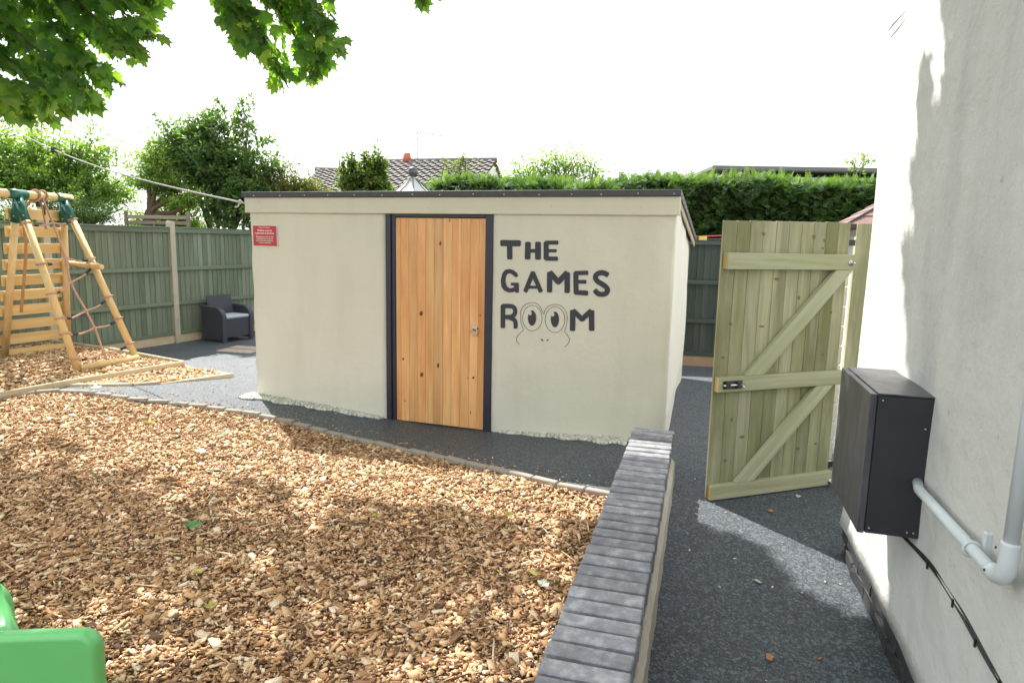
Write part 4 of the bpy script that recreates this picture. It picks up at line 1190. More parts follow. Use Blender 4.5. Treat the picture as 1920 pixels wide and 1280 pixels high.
cu = box('cushion', (.066, -.005, .376), (W_-.066, D_c-.15, .43), M['cushion'], ch, .018)
bm = bmesh.new(); add_box(bm, (.055, 0, 0), (W_-.055, .03, .39), .01); bk = from_bm('backrest', bm, M['rattan'], ch); bk.location = (0, D_c-.17, .36); bk.rotation_euler = (R(-13), 0, 0)

# ================================================================== GREEN SLIDE END
sl = empty('green_slide', (-1.75, 1.9, 0), 0, 'moulded bright green plastic slide end at the edge of the bark bed', 'slide')
# near side panel: a rounded slab; far side panel the same further back; between them the curved chute
def panel(y0, y1, xe, zt, rr=.06):
    poly = [(-1.0, -.05), (xe-.005, -.05), (xe, zt-rr)]+[(xe-rr+rr*math.cos(t), zt-rr+rr*math.sin(t)) for t in np.linspace(.25, math.pi/2-.1, 6)]+[(xe-.22, zt-.010), (xe-.40, zt-.022), (-1.0, zt-.03)]
    o = prism('side_panel', poly, 'Y', y0, y1, M['green'], sl)
    m_ = o.modifiers.new('bevel', 'BEVEL'); m_.width = .02; m_.segments = 4; m_.angle_limit = R(50); o.data.polygons.foreach_set('use_smooth', [True]*len(o.data.polygons)); w_ = o.modifiers.new('wn', 'WEIGHTED_NORMAL')
    return o
panel(-.03, .03, .485, .400, .06)
panel(.29, .35, -.045, .380, .11)
bm = bmesh.new(); NU, NV = 24, 20; rows = []
for j in range(NV+1):
    v = j/NV; yv = .0+.33*v; xe = .45-.50*v**.8
    row = []
    for i in range(NU+1):
        u = i/NU; x = -.95+(xe+.95)*u; wallh = abs(2*v-1)**2.6; lip = max(0, (u-.88)/.12)
        row.append(bm.verts.new((x, yv, .27+(.385-.27)*wallh-.02*lip**2-.08*lip**6)))
    rows.append(row)
for a_, b_ in zip(rows, rows[1:]):
    for i in range(NU): bm.faces.new((a_[i], a_[i+1], b_[i+1], b_[i]))
end = [r[-1] for r in rows]; low = [bm.verts.new((q.co.x+.01, q.co.y, -.05)) for q in end]
for k in range(len(end)-1): bm.faces.new((end[k], end[k+1], low[k+1], low[k]))
from_bm('chute', bm, M['green'], sl, True)

# ================================================================== FALLEN LEAVES
def leaf_outline(scale=1.0):
    pts = [(0, -.42), (.16, -.36), (.42, -.34), (.34, -.16), (.50, .02), (.36, .06), (.46, .34), (.26, .26), (.16, .32), (0, .58), (-.16, .32), (-.26, .26), (-.46, .34), (-.36, .06), (-.50, .02), (-.34, -.16), (-.42, -.34), (-.16, -.36)]
    return [(x*scale, y*scale) for x, y in pts]
LO = leaf_outline()
def leaf_template(curl=.12):
    tv = [(0, 0, .0)]+[(x, y, -curl*(x*x+y*y)*1.6+.05*math.sin(7*x)) for x, y in LO]; n = len(LO)
    return tv, [(0, 1+i, 1+(i+1) % n) for i in range(n)]
def fallen(x, y, size, mat, label, yaw, curl=.6, tilt=(.15, .1)):
    tv, tf = leaf_template(-curl*.5); me = bpy.data.meshes.new('fallen_leaf')
    tv = [(a_*size, b_*size*.8, abs(c_)*size+random.uniform(0, .12)*size) for a_, b_, c_ in tv]
    me.from_pydata(tv, [], tf); me.materials.append(mat); o = link('fallen_leaf', me, None); o.location = (x, y, zgf(x, y)+.034); o.rotation_euler = (tilt[0], tilt[1], yaw)
    return tag(o, label, 'leaf', 'fallen leaves on the bark chips')
for a_ in ((-1.738, 3.447, .105, 'fallgreen', 'fresh dark green fallen leaf lying alone in the middle left of the bark bed', .9),
        (-1.471, 2.944, .06, 'fallyellow', 'small yellow and green curled leaf nearer the camera than the dark green leaf', 2.1),
        (-1.283, 2.658, .055, 'fallyellow', 'crumpled yellow green leaf right of the green slide end', .4),
        (.17, 2.893, .075, 'fallpale', 'pale grey green curled leaf beside the low brick wall', 1.2),
        (.13, 3.0, .06, 'fallyellow', 'yellowish leaf just behind the pale curled leaf by the low wall', 2.6),
        (-2.344, 5.286, .10, 'fallpale', 'dull green leaf near the back of the bark bed below the shed shadow', .2),
        (-2.299, 4.73, .11, 'fallpale', 'grey green leaf lying beside a brown leaf at the centre left of the bark bed', 1.7),
        (-2.44, 4.76, .07, 'fallbrown', 'brown leaf touching the grey green leaf at centre left of the bark bed', 2.9),
        (-4.16, 6.46, .13, 'fallpale', 'pale green leaf at the far left corner of the bark bed near the edging', .5),
        (-.767, 3.636, .06, 'fallyellow', 'small yellow leaf upright in the middle of the bark bed', 1.1),
        (.006, 3.697, .07, 'fallyellow', 'yellow leaf in the bark close to where the edging meets the wall', 1.9),
        (-1.131, 2.973, .055, 'fallbrown', 'rust orange leaf in the centre foreground bark', .8),
        (-1.551, 2.587, .06, 'fallbrown', 'brown curled leaf close above the green slide end', 2.3),
        (-3.1, 5.5, .08, 'fallyellow', 'yellow brown leaf in the sunny patch at the back left of the bark bed', .3)):
    fallen(a_[0], a_[1], a_[2], M[a_[3]], a_[4], a_[5])
for (x, y, l) in ((1.62, 3.9, 'tan leaf scrap on the path below the gate'), (1.9, 4.15, 'pale leaf scrap on the path near the gate hinge'), (1.05, 2.42, 'tiny red brown leaf scrap on the near black path'), (2.2, 7.3, 'pale leaf on the far path between shed and gate'), (1.22, 3.02, 'pale speck of leaf in the shaded path beside the low wall')):
    me = bpy.data.meshes.new('leaf_scrap'); s_ = .022; me.from_pydata([(-s_, -s_*.5, 0), (s_*.6, -s_*.7, .004), (s_, s_*.3, .002), (.2*s_, s_*.6, .01), (-s_*.8, s_*.4, .004)], [], [(0, 1, 3), (1, 2, 3), (0, 3, 4)]); me.materials.append(M['fallbrown' if 'brown' in l or 'tan' in l else 'fallpale'])
    o = link('leaf_scrap', me, None); o.location = (x, y, zgf(x, y)+.008); o.rotation_euler = (0, 0, x*7); tag(o, l, 'leaf')
# ================================================================== FAR BUILDINGS
def house_block(name, root, ang, L, depth, eave, ridge, label, gable_mat, tilecol, ridge_off=0, wall_h=None):
    """ridge along local X; local -Y faces the camera"""
    h = empty(name, root, R(ang), label, 'house'); hd_ = depth/2
    bm = bmesh.new(); add_box(bm, (.25, -hd_+.4, 0), (L-.05, hd_-.4, eave), 0); from_bm('wall', bm, gable_mat, h)
    bm = bmesh.new()
    for x in (.0, L-.12):
        v = [bm.verts.new(p) for p in ((x, -hd_+.38, eave), (x, hd_-.38, eave), (x, 0, ridge-.16), (x+.12, -hd_+.38, eave), (x+.12, hd_-.38, eave), (x+.12, 0, ridge-.16))]
        for f in ((0, 1, 2), (5, 4, 3), (0, 3, 4, 1), (1, 4, 5, 2), (2, 5, 3, 0)): bm.faces.new([v[i] for i in f])
    from_bm('gable', bm, gable_mat, h)
    # tiled slope: courses of bold roll tiles, each course its own stepped strip
    sl_ = math.hypot(hd_, ridge-eave); a = math.atan2(ridge-eave, hd_); nc = int(sl_/.36); nt = int(L/.30)
    bm = bmesh.new()
    for c in range(nc):
        for k in range(nt):
            x0 = -.1+(L+.2)*k/nt; x1 = -.1+(L+.2)*(k+1)/nt; s0 = c*sl_/nc; s1 = (c+1)*sl_/nc+.04
            prof = [(x0, 0), (x0+(x1-x0)*.25, .045), (x0+(x1-x0)*.5, .05), (x0+(x1-x0)*.68, 0), (x1, -.005)]
            A_ = [bm.verts.new((x, -hd_+s0*math.cos(a)-.05*math.sin(a), eave+s0*math.sin(a)+.05+h_)) for x, h_ in prof]
            B_ = [bm.verts.new((x, -hd_+s1*math.cos(a), eave+s1*math.sin(a)+h_)) for x, h_ in prof]
            for i in range(4): bm.faces.new((A_[i], A_[i+1], B_[i+1], B_[i]))
    t = from_bm('roof_tiles', bm, M['tile'], h); t['kind'] = 'stuff'
    bm = bmesh.new(); v = [bm.verts.new(p) for p in ((-.1, 0, ridge-.05), (L+.1, 0, ridge-.05), (L+.1, hd_, eave), (-.1, hd_, eave), (-.1, -hd_, eave-.03), (L+.1, -hd_, eave-.03))]
    bm.faces.new((v[0], v[1], v[2], v[3])); bm.faces.new((v[4], v[5], v[1], v[0])); bmesh.ops.solidify(bm, geom=list(bm.faces), thickness=-.08); from_bm('roof', bm, M['tile'], h)
    tube('ridge_tiles', [(-.12, 0, ridge), (L+.12, 0, ridge)], .11, M['tile'], h, 8)
    return h
hA = house_block('tiled_bungalow', (-7.7, 26.5, 0), 6, 6.5, 7.2, 3.0, 4.25, 'far bungalow with a low grey tiled roof behind the left shrubs', M['houserender'], None)
for x in (.12,): tube('vent_pipe', [(x+.7, 0, 4.25), (x+.7, 0, 5.1)], .03, M['steel'], hA, 6)
hB = house_block('gabled_bungalow', (-5.6, 26.6, 0), -13, 4.9, 7.4, 2.9, 4.62, 'far bungalow with grey tiles a white gable and a red chimney pot', M['houserender'], None)
chm = box('chimney', (1.15, -.4, 4.2), (1.95, .3, 4.52), M['tile'], hB, .02)
tube('chimney_pot', [(1.48, -.1, 4.52), (1.48, -.1, 4.90)], [.17, .14], M['brickred'], chm, 14)
ae = empty('tv_aerial', (-3.75, 26.0, 4.35), 0, 'thin television aerial standing over the gabled bungalow roof', 'aerial')
tube('mast', [(0, 0, 0), (0, 0, 1.33)], .016, M['lead'], ae, 6)
tube('boom', [(-.03, 0, 1.30), (.98, .1, 1.20)], .014, M['lead'], ae, 6)
for k in range(9): tube('element', [(.12+k*.1, -.15, 1.29-.01*k), (.12+k*.1, .17, 1.29-.01*k)], .007, M['lead'], ae, 4)
tube('element', [(.02, 0, 1.05), (.17, .0, 1.55)], .009, M['lead'], ae, 4)
hCc = empty('flat_roofed_house', (5.7, 20.3, 0), R(-2), None, None); tag(hCc, 'distant low roof line just visible above the right of the hedge', 'house')
box('wall', (.4, 0, 0), (8, 5, 3.7), M['houserender'], hCc, .02); box('roof', (.1, -.3, 3.84), (8.6, 5.3, 3.97), M['farroof'], hCc, .02)
# garden canopy with ball finial
gc = empty('finial_canopy', (-1.43, 9.45, 0), R(12), 'pale grey pyramid canopy topped by a dark ball finial showing over the shed roof', 'canopy')
for sx in (-1, 1):
    for sy in (-1, 1): tube('canopy_post', [(sx*.3, sy*.3, -.2), (sx*.3, sy*.3, 2.2)], .03, M['lead'], gc, 8)
bm = bmesh.new(); ap = bm.verts.new((0, 0, 2.50)); cn = []
for k in range(8):
    t = k*math.pi/4; cn.append([bm.verts.new((math.cos(t)*.05, math.sin(t)*.05, 2.46)), bm.verts.new((math.cos(t)*.18, math.sin(t)*.18, 2.335)), bm.verts.new((math.cos(t)*.42, math.sin(t)*.42, 2.15))])
for k in range(8):
    a_, b_ = cn[k], cn[(k+1) % 8]; bm.faces.new((ap, a_[0], b_[0])); bm.faces.new((a_[0], a_[1], b_[1], b_[0])); bm.faces.new((a_[1], a_[2], b_[2], b_[1]))
cr_ = from_bm('canopy_roof', bm, M['palecanopy'], gc)
for k in range(8):
    t = k*math.pi/4; tube('canopy_rib', [(math.cos(t)*.05, math.sin(t)*.05, 2.466), (math.cos(t)*.18, math.sin(t)*.18, 2.341), (math.cos(t)*.42, math.sin(t)*.42, 2.156)], .006, M['lead'], cr_, 5)
bm = bmesh.new(); bmesh.ops.create_uvsphere(bm, u_segments=20, v_segments=14, radius=.072, matrix=Matrix.Translation((0, 0, 2.555))); fb = from_bm('ball_finial', bm, M['lead'], gc, True)
for rx in (0, 90): 
    pts = [(math.cos(t)*.0735, math.sin(t)*.0735, 0) for t in np.linspace(0, 2*math.pi, 25)]
    o = tube('ball_band', pts, .0022, M['palecanopy'], fb, 4); o.location = (0, 0, 2.555); o.rotation_euler = (R(rx), 0, .6)
# burgundy shingled summerhouse roof behind the gate
sm = empty('shingled_summerhouse', (5.0, 7.6, 0), R(-20), 'burgundy shingled summerhouse roof rising beside the white house behind the gate', 'summerhouse')
box('wall', (-1.0, -1.0, -.2), (1.0, 1.0, 1.86), M['houserender'], sm, .01)
half = 1.25; ez, tz = 1.86, 2.66
bm = bmesh.new(); v = [bm.verts.new(p) for p in ((-half, -half, ez), (half, -half, ez), (half, half, ez), (-half, half, ez), (0, 0, tz))]
for f in ((0, 1, 4), (1, 2, 4), (2, 3, 4), (3, 0, 4), (3, 2, 1, 0)): bm.faces.new([v[i] for i in f])
from_bm('roof', bm, M['shingle'], sm)
sl_ = math.hypot(half, tz-ez); a = math.atan2(tz-ez, half); rowsn = 9
for fc in range(4):
    if fc in (1, 2): continue
    Rm = Matrix.Rotation([0, math.pi/2, math.pi, -math.pi/2][fc], 4, 'Z')
    for r in range(rowsn):
        s0 = r*sl_/rowsn; s1 = s0+sl_/rowsn*1.12; w0 = half*(1-s0/sl_); w1 = half*(1-min(1, s1/sl_)); nsh = max(1, int(w0*2/.26)); off = (.5 if r % 2 else 0)
        for k in range(-1, nsh+1):
            xa = -w0+(k+off)*.26; xb = xa+.255
            xa_, xb_ = max(xa, -w0), min(xb, w0)
            if xb_-xa_ < .03: continue
            bm = bmesh.new(); P_ = []
            for (x, s, lift) in ((xa_, s0, .016), (xb_, s0, .016), (max(-w1, min(w1, xb_)), s1, .004), (max(-w1, min(w1, xa_)), s1, .004)):
                P_.append(Vector((x, -half+s*math.cos(a)-lift*math.sin(a), ez+s*math.sin(a)+lift*math.cos(a))))
            if (P_[2]-P_[3]).length < 1e-4: P_ = P_[:3]
            tv = [bm.verts.new(Rm @ p) for p in P_]; bv = [bm.verts.new(Rm @ (p-Vector((0, -.004, .010)))) for p in P_]
            bm.faces.new(tv); bm.faces.new(bv[::-1])
            for i in range(len(tv)): bm.faces.new((tv[i], bv[i], bv[(i+1) % len(tv)], tv[(i+1) % len(tv)]))
            from_bm('shingle', bm, M['shingle'], sm)
tube('hip_capping', [(-half, -half, ez+.012), (0, 0, tz+.012)], .018, M['trim'], sm, 6); tube('hip_capping', [(half, -half, ez+.012), (0, 0, tz+.012)], .018, M['trim'], sm, 6)
# slatted bench back beyond the fence
be = empty('slatted_seat', (-7.1, 12.2, 0), R(-6), 'weathered slatted timber seat back beyond the green fence', 'bench')
for x in (0, 1.2): box('upright', (x, 0, 0), (x+.05, .05, 2.04), M['benchwood'], be, .004)
for k in range(9): box('slat', (.052, .01, 1.10+k*.10), (1.198, .03, 1.165+k*.10), M['benchwood'], be, .003)

# ================================================================== VEGETATION
DV = [(0, -.5, 0), (.21, -.12, .05), (.17, .2, .04), (0, .55, -.03), (-.17, .2, .04), (-.21, -.12, .05), (0, 0, -.02)]
DF = [(0, 1, 6), (1, 2, 6), (2, 3, 6), (3, 4, 6), (4, 5, 6), (5, 0, 6)]
NV_ = [(0, -.5, 0), (.09, -.05, .02), (0, .6, -.06), (-.09, -.05, .02)]; NF_ = [(0, 1, 2, 3)]
def shrub(name, base, trunk_h, env, nshoot, nleaf, lsize, mat, label, cat='shrub', tmpl=(DV, DF), upb=.6, spread=.10, group=None, trunk_r=.05, bark='trunk', droop=.3):
    """env: list of (cx,cy,cz,rx,ry,rz) ellipsoids in world space; shoots run from the trunk to points in them"""
    base = Vector(base); root = empty(name, base, 0, label, cat, group)
    env = np.array(env, float); wgt = env[:, 3]*env[:, 4]*env[:, 5]; wgt /= wgt.sum()
    fork = base+Vector((0, 0, trunk_h)); bm = bmesh.new()
    nt = max(2, min(7, len(env)*2)); limbs = []
    for k in range(nt):
        e = env[k % len(env)]; c = Vector(e[:3])+Vector((random.uniform(-.4, .4)*e[3], random.uniform(-.4, .4)*e[4], random.uniform(-.2, .5)*e[5]))
        m = fork.lerp(c, .45)+Vector((random.uniform(-.15, .15), random.uniform(-.1, .1), random.uniform(-.05, .2)))
        add_tube(bm, rope_pts([base+Vector((random.uniform(-.03, .03), 0, -.25)), fork+Vector((random.uniform(-.05, .05), 0, 0)), m, c], 5), [trunk_r*(1-.82*t) for t in np.linspace(0, 1, 16)], 7); limbs.append((m, c))
    LP, LD, LS, LR = [], [], [], []
    for s_ in range(nshoot):
        e = env[rng.choice(len(env), p=wgt)]; d = rand_unit(1)[0]; d[2] = abs(d[2])*upb+d[2]*(1-upb); d /= np.linalg.norm(d)
        r_ = rng.uniform(.35, 1.0)**.6; tip = np.array(e[:3])+d*np.array(e[3:])*r_*rng.uniform(.85, 1.18)
        lm = limbs[rng.integers(len(limbs))]; st_ = np.array(lm[1].lerp(lm[0], random.uniform(0, 1)))*.45+np.array(e[:3])*.35+tip*.2
        mid = (st_+tip)/2+np.array([0, 0, rng.uniform(0, .12)])*e[5]
        pts = [st_*(1-t)**2+2*mid*t*(1-t)+tip*t*t for t in np.linspace(0, 1, 6)]
        if s_ % 2 == 0: add_tube(bm, [Vector(p) for p in pts], [.010*(1-.8*t) for t in np.linspace(0, 1, 6)], 3, False)
        hue = rng.random()
        t = np.sort(rng.random(nleaf))**.75; q = ((1-t)**2)[:, None]*st_+(2*t*(1-t))[:, None]*mid+(t*t)[:, None]*tip
        ax = tip-mid; ax /= np.linalg.norm(ax)
        side = rand_unit(nleaf); side -= (side@ax)[:, None]*ax; side /= np.linalg.norm(side, axis=1, keepdims=True)
        q = q+side*rng.uniform(.2, 1, nleaf)[:, None]*spread
        LP.append(q); dd = ax*.6+side*.8+np.array([0, 0, -droop])*rng.random((nleaf, 1)); LD.append(dd)
        LS.append(lsize*rng.uniform(.6, 1.25, nleaf)*(1-.35*t)); LR.append(np.clip(.25*hue+.75*rng.random(nleaf)**1.3, 0, 1))
    LP = np.vstack(LP)-np.array(base); LD = np.vstack(LD); LS = np.concatenate(LS); LR = np.concatenate(LR)
    for v_ in bm.verts: v_.co -= base
    from_bm('trunk', bm, M[bark], root, True)
    up = rand_unit(len(LP))*.6+np.array([0, 0, .7]); A = rot_frames(LD, up)*LS[:, None, None]
    o = bulk('crown', tmpl[0], tmpl[1], A, LP, LR, mat, root); o['kind'] = 'stuff'; return root
T_ = (DV, DF); Nn = (NV_, NF_)
shrub('pale_leaved_bush', (-9.2, 13.2, 0), 1.2, [(-9.4, 13.2, 2.5, 1.7, 1.0, 1.45), (-8.1, 13.2, 2.3, 1.0, .8, 1.2), (-10.2, 12.9, 2.5, 1.2, .8, 1.4), (-8.4, 13.2, 3.2, .9, .5, .7), (-9.6, 13.2, 3.4, .9, .5, .6)], 420, 60, .105, M['leafA'], 'dense pale green bush rising behind the climbing frame at the far left', trunk_r=.07, spread=.12)
shrub('dark_low_bush', (-7.9, 12.0, 0), .8, [(-7.9, 12.3, 1.9, .75, .5, .7), (-8.9, 11.4, 1.7, .9, .5, .75)], 220, 50, .07, M['leafB'], 'small dark bush between the climbing frame and the slatted seat', spread=.10)
shrub('bright_low_bush', (-7.4, 13.9, 0), .6, [(-7.2, 13.8, 1.7, 1.2, .5, .75), (-6.9, 13.8, 2.2, .6, .4, .5)], 170, 46, .08, M['leafA'], 'low bright green bush around the slatted seat behind the fence', spread=.10)
shrub('yellow_green_shrub', (-6.95, 12.7, -.1), 1.85, [(-6.75, 12.8, 2.55, .75, .5, .65), (-6.2, 12.7, 2.2, .6, .45, .5), (-6.9, 12.9, 3.1, .45, .4, .5)], 200, 46, .075, M['leafA'], 'twisted brown stemmed shrub with yellow green leaves behind the fence post', trunk_r=.085, spread=.09)
shrub('laurel_tree', (-5.9, 13.4, -.1), 1.0, [(-6.2, 13.4, 2.8, 1.05, .7, 1.2), (-5.2, 13.2, 2.3, .85, .6, 1.0), (-6.7, 13.4, 3.2, .65, .5, .8), (-5.30, 13.4, 3.75, .30, .25, .95), (-4.72, 13.2, 2.95, .35, .3, .75), (-6.0, 13.4, 3.8, .35, .3, .55), (-5.2, 12.9, 1.8, .95, .4, .75)], 520, 50, .125, M['leafB'], 'tall glossy green tree with upright shoots left of the shed', 'tree', spread=.10, upb=.9, trunk_r=.07)
shrub('brown_tinged_shrub', (-4.4, 13.4, 0), 1.2, [(-4.6, 13.4, 2.45, .85, .5, .75), (-3.9, 13.4, 2.25, .6, .4, .6)], 260, 44, .085, M['leafC'], 'sparse brown tinged shrub just left of the shed roof corner', spread=.13)
shrub('willow_leaved_shrub', (-2.85, 13.0, 0), 1.0, [(-2.95, 13.0, 2.4, .62, .45, .75), (-2.75, 13.0, 2.85, .38, .35, .62), (-2.2, 13.2, 2.2, .5, .4, .5), (-3.2, 13.0, 2.9, .2, .2, .5)], 260, 46, .12, M['leafD'], 'upright narrow leaved shrub with yellowing leaves behind the middle of the shed', tmpl=T_, spread=.08, upb=.9, droop=.9)
shrub('wispy_sapling', (-1.3, 14.2, 0), 2.4, [(-1.35, 14.2, 2.9, .35, .3, .7), (-1.0, 14.2, 3.1, .35, .2, .6), (-.9, 14.0, 2.6, .6, .3, .4), (-1.9, 14.0, 2.4, .6, .3, .45)], 90, 20, .06, M['leafD'], 'thin wispy sapling with tiny leaves right of the television aerial', 'sapling', spread=.07, upb=1, trunk_r=.02)
shrub('behind_hedge_bush', (1.1, 14.0, 0), 1.6, [(.9, 14.0, 3.0, .9, .5, .75), (1.7, 14.0, 2.95, .5, .4, .65), (.1, 14.0, 2.9, .6, .4, .6)], 140, 24, .085, M['leafA'], 'loose bush sticking up beyond the clipped hedge top', spread=.12, upb=.9)
shrub('far_right_bush', (6.6, 13.0, 0), 2.0, [(6.55, 13.0, 3.3, .45, .4, .22)], 22, 14, .07, M['leafA'], 'tiny spray of leaves above the hedge near the white house', spread=.08, upb=.9, trunk_r=.02)
shrub('red_leaved_tree', (-10.6, 15.0, 0), 2.0, [(-10.5, 15.0, 4.15, .35, .3, .4)], 14, 12, .09, M['redleaf'], 'patch of red leaves glimpsed under the overhanging branches', 'tree', spread=.10, upb=.9, trunk_r=.03)
shrub('left_edge_tree', (-10.4, 11.0, 0), 1.4, [(-10.0, 11.4, 2.3, 1.2, .7, .9)], 120, 36, .10, M['leafB'], 'dark green tree at the far left edge beyond the fence', 'tree', spread=.12)

# ---- clipped cypress hedge
hg = empty('conifer_hedge', (2.0, 10.9, 0), R(-12), 'long clipped green conifer hedge behind the shed and the back fence', 'hedge')
HX0, HX1 = -3.75, 7.0
def htop(x): return 2.62+.05*math.sin(1.3*x)+.03*math.sin(3.7*x+1)-.35*max(0, (-x-3.0))**1.2
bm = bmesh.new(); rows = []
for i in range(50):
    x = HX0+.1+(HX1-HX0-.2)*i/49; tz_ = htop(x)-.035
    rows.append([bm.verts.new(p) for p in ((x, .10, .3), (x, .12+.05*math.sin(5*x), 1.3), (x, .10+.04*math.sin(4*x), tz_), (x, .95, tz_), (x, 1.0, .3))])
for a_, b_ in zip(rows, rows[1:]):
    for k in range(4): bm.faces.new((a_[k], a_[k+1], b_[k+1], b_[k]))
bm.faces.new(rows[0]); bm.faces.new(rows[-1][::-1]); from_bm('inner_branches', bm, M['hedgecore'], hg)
# frond template: a flat feathery spray
FV, FF = [], []
def addleaf(x, y, a, L, w):
    k = len(FV); c, s_ = math.cos(a), math.sin(a)
    FV.extend([(x, y, 0), (x+s_*L*.5+c*w, y+c*L*.5-s_*w, .01), (x+s_*L, y+c*L, -.05*L), (x+s_*L*.5-c*w, y+c*L*.5+s_*w, .01)]); FF.append((k, k+1, k+2, k+3))
for k in range(6):
    y = -.4+k*.16; L = .42*(1-.09*k)
    addleaf(0, y, .75, L, .035); addleaf(0, y, -.75, L, .035)
    addleaf(.18*(1-.1*k), y+.18, .25, L*.45, .03); addleaf(-.18*(1-.1*k), y+.18, -.25, L*.45, .03)
addleaf(0, -.5, 0, .6, .02); addleaf(0, 0, 0, .65, .03)
n = 15000; x = rng.uniform(HX0, HX1, n); fr = rng.random(n)
tops = np.array([htop(v) for v in x]); zz = np.where(fr < .72, 1.3+rng.random(n)*(tops-1.3), tops+rng.normal(0, .03, n))
yy = np.where(fr < .72, -.03+.08*np.sin(3.3*x+2*zz)+.07*np.sin(7.1*x-5*zz)+rng.normal(0, .05, n), rng.uniform(0, 1.0, n))
clump = np.sin(3.3*x+2*zz+.5)*.5+np.sin(7.7*x-6*zz)*.35
nrm = np.where((fr < .72)[:, None], np.c_[rng.normal(0, .5, n), -np.ones(n)*.75, rng.uniform(-.7, .75, n)], np.c_[rng.normal(0, .7, n), rng.normal(-.3, .5, n), np.ones(n)*.8])
yy -= .035*clump*(fr < .72)
up = np.c_[rng.normal(0, .4, n), -.4+rng.normal(0, .3, n), np.ones(n)]
A = rot_frames(nrm, up)*(rng.uniform(.10, .21, n))[:, None, None]
rn = np.clip(.38+.22*clump+rng.normal(0, .16, n)+np.where(fr > .72, .2, 0), 0, 1)
o = bulk('foliage', FV, FF, A, np.c_[x, yy, zz], rn, M['cyp'], hg); o['kind'] = 'stuff'
# long shoots on the top
n = 420; x = rng.uniform(HX0, HX1, n); yy = rng.uniform(-.05, .9, n); zz = np.array([htop(v) for v in x])+.05
A = rot_frames(np.c_[rng.normal(0, .5, n), rng.normal(0, .3, n), np.ones(n)], rand_unit(n))*(rng.uniform(.12, .26, n))[:, None, None]
o = bulk('top_shoots', FV, FF, A, np.c_[x, yy, zz], np.clip(rng.normal(.75, .15, n), 0, 1), M['cyp'], hg); o['kind'] = 'stuff'

# ---- overhanging sycamore: trunk outside the frame on the left, boughs reaching over the yard
SY = Vector((-8.2, 5.6, 0)); syc = empty('sycamore_tree', SY, 0, 'large sycamore whose leafy boughs hang over the top left of the yard', 'tree')
bm = bmesh.new()
def limb(pts, r0, r1, n=6):
    P_ = rope_pts([Vector(p)-SY for p in pts], n); add_tube(bm, P_, [r0+(r1-r0)*i/(len(P_)-1) for i in range(len(P_))], 8); return [p+SY for p in P_]
limb([(-8.2, 5.6, -.3), (-8.15, 5.65, 1.5), (-7.9, 5.8, 3.2), (-7.4, 6.0, 5.2), (-6.6, 6.1, 7.5)], .34, .12)
LPs, LDs, LSs, LRs = [], [], [], []; seeds = []; twigs = bmesh.new()
def bough(p0, p1, nl, rad, size=.15, droop=.5, seedn=0, sag=.3):
    p0, p1 = Vector(p0), Vector(p1); m = p0.lerp(p1, .5)+Vector((0, 0, sag*(p1-p0).length*.25))
    P_ = rope_pts([p0, m, p1], 8); add_tube(twigs, [p-SY for p in P_], [.028*(1-.8*i/(len(P_)-1)) for i in range(len(P_))], 5, False)
    t = rng.random(nl)**.6; idx_ = (t*(len(P_)-1)).astype(int); q = np.array([P_[i] for i in idx_]); ax = np.array((p1-p0).normalized())
    off = rand_unit(nl)*np.array([1, 1, .75])*rad*(rng.random((nl, 1))**.5)*(1.1-.45*t)[:, None]; q = q+off
    LPs.append(q); d = ax*.5+off/rad*.9+np.array([0, 0, -droop]); LDs.append(d); LSs.append(size*rng.uniform(.6, 1.2, nl)); LRs.append(np.clip(rng.beta(1.6, 2.4, nl), 0, 1))
    for k in range(max(3, nl//14)):
        i = rng.integers(2, len(P_)); a_ = P_[i-1]; b_ = Vector(q[rng.integers(nl)])
        if (b_-a_).length < rad*1.6: add_tube(twigs, [a_-SY, a_.lerp(b_, .5)-SY+Vector((0, 0, .02)), b_-SY], [.006, .004, .002], 3, False)
    for _ in range(seedn):
        i = rng.integers(3, len(P_)); seeds.append(P_[i]+Vector([random.uniform(-1, 1)*rad*.35 for _ in range(3)]))
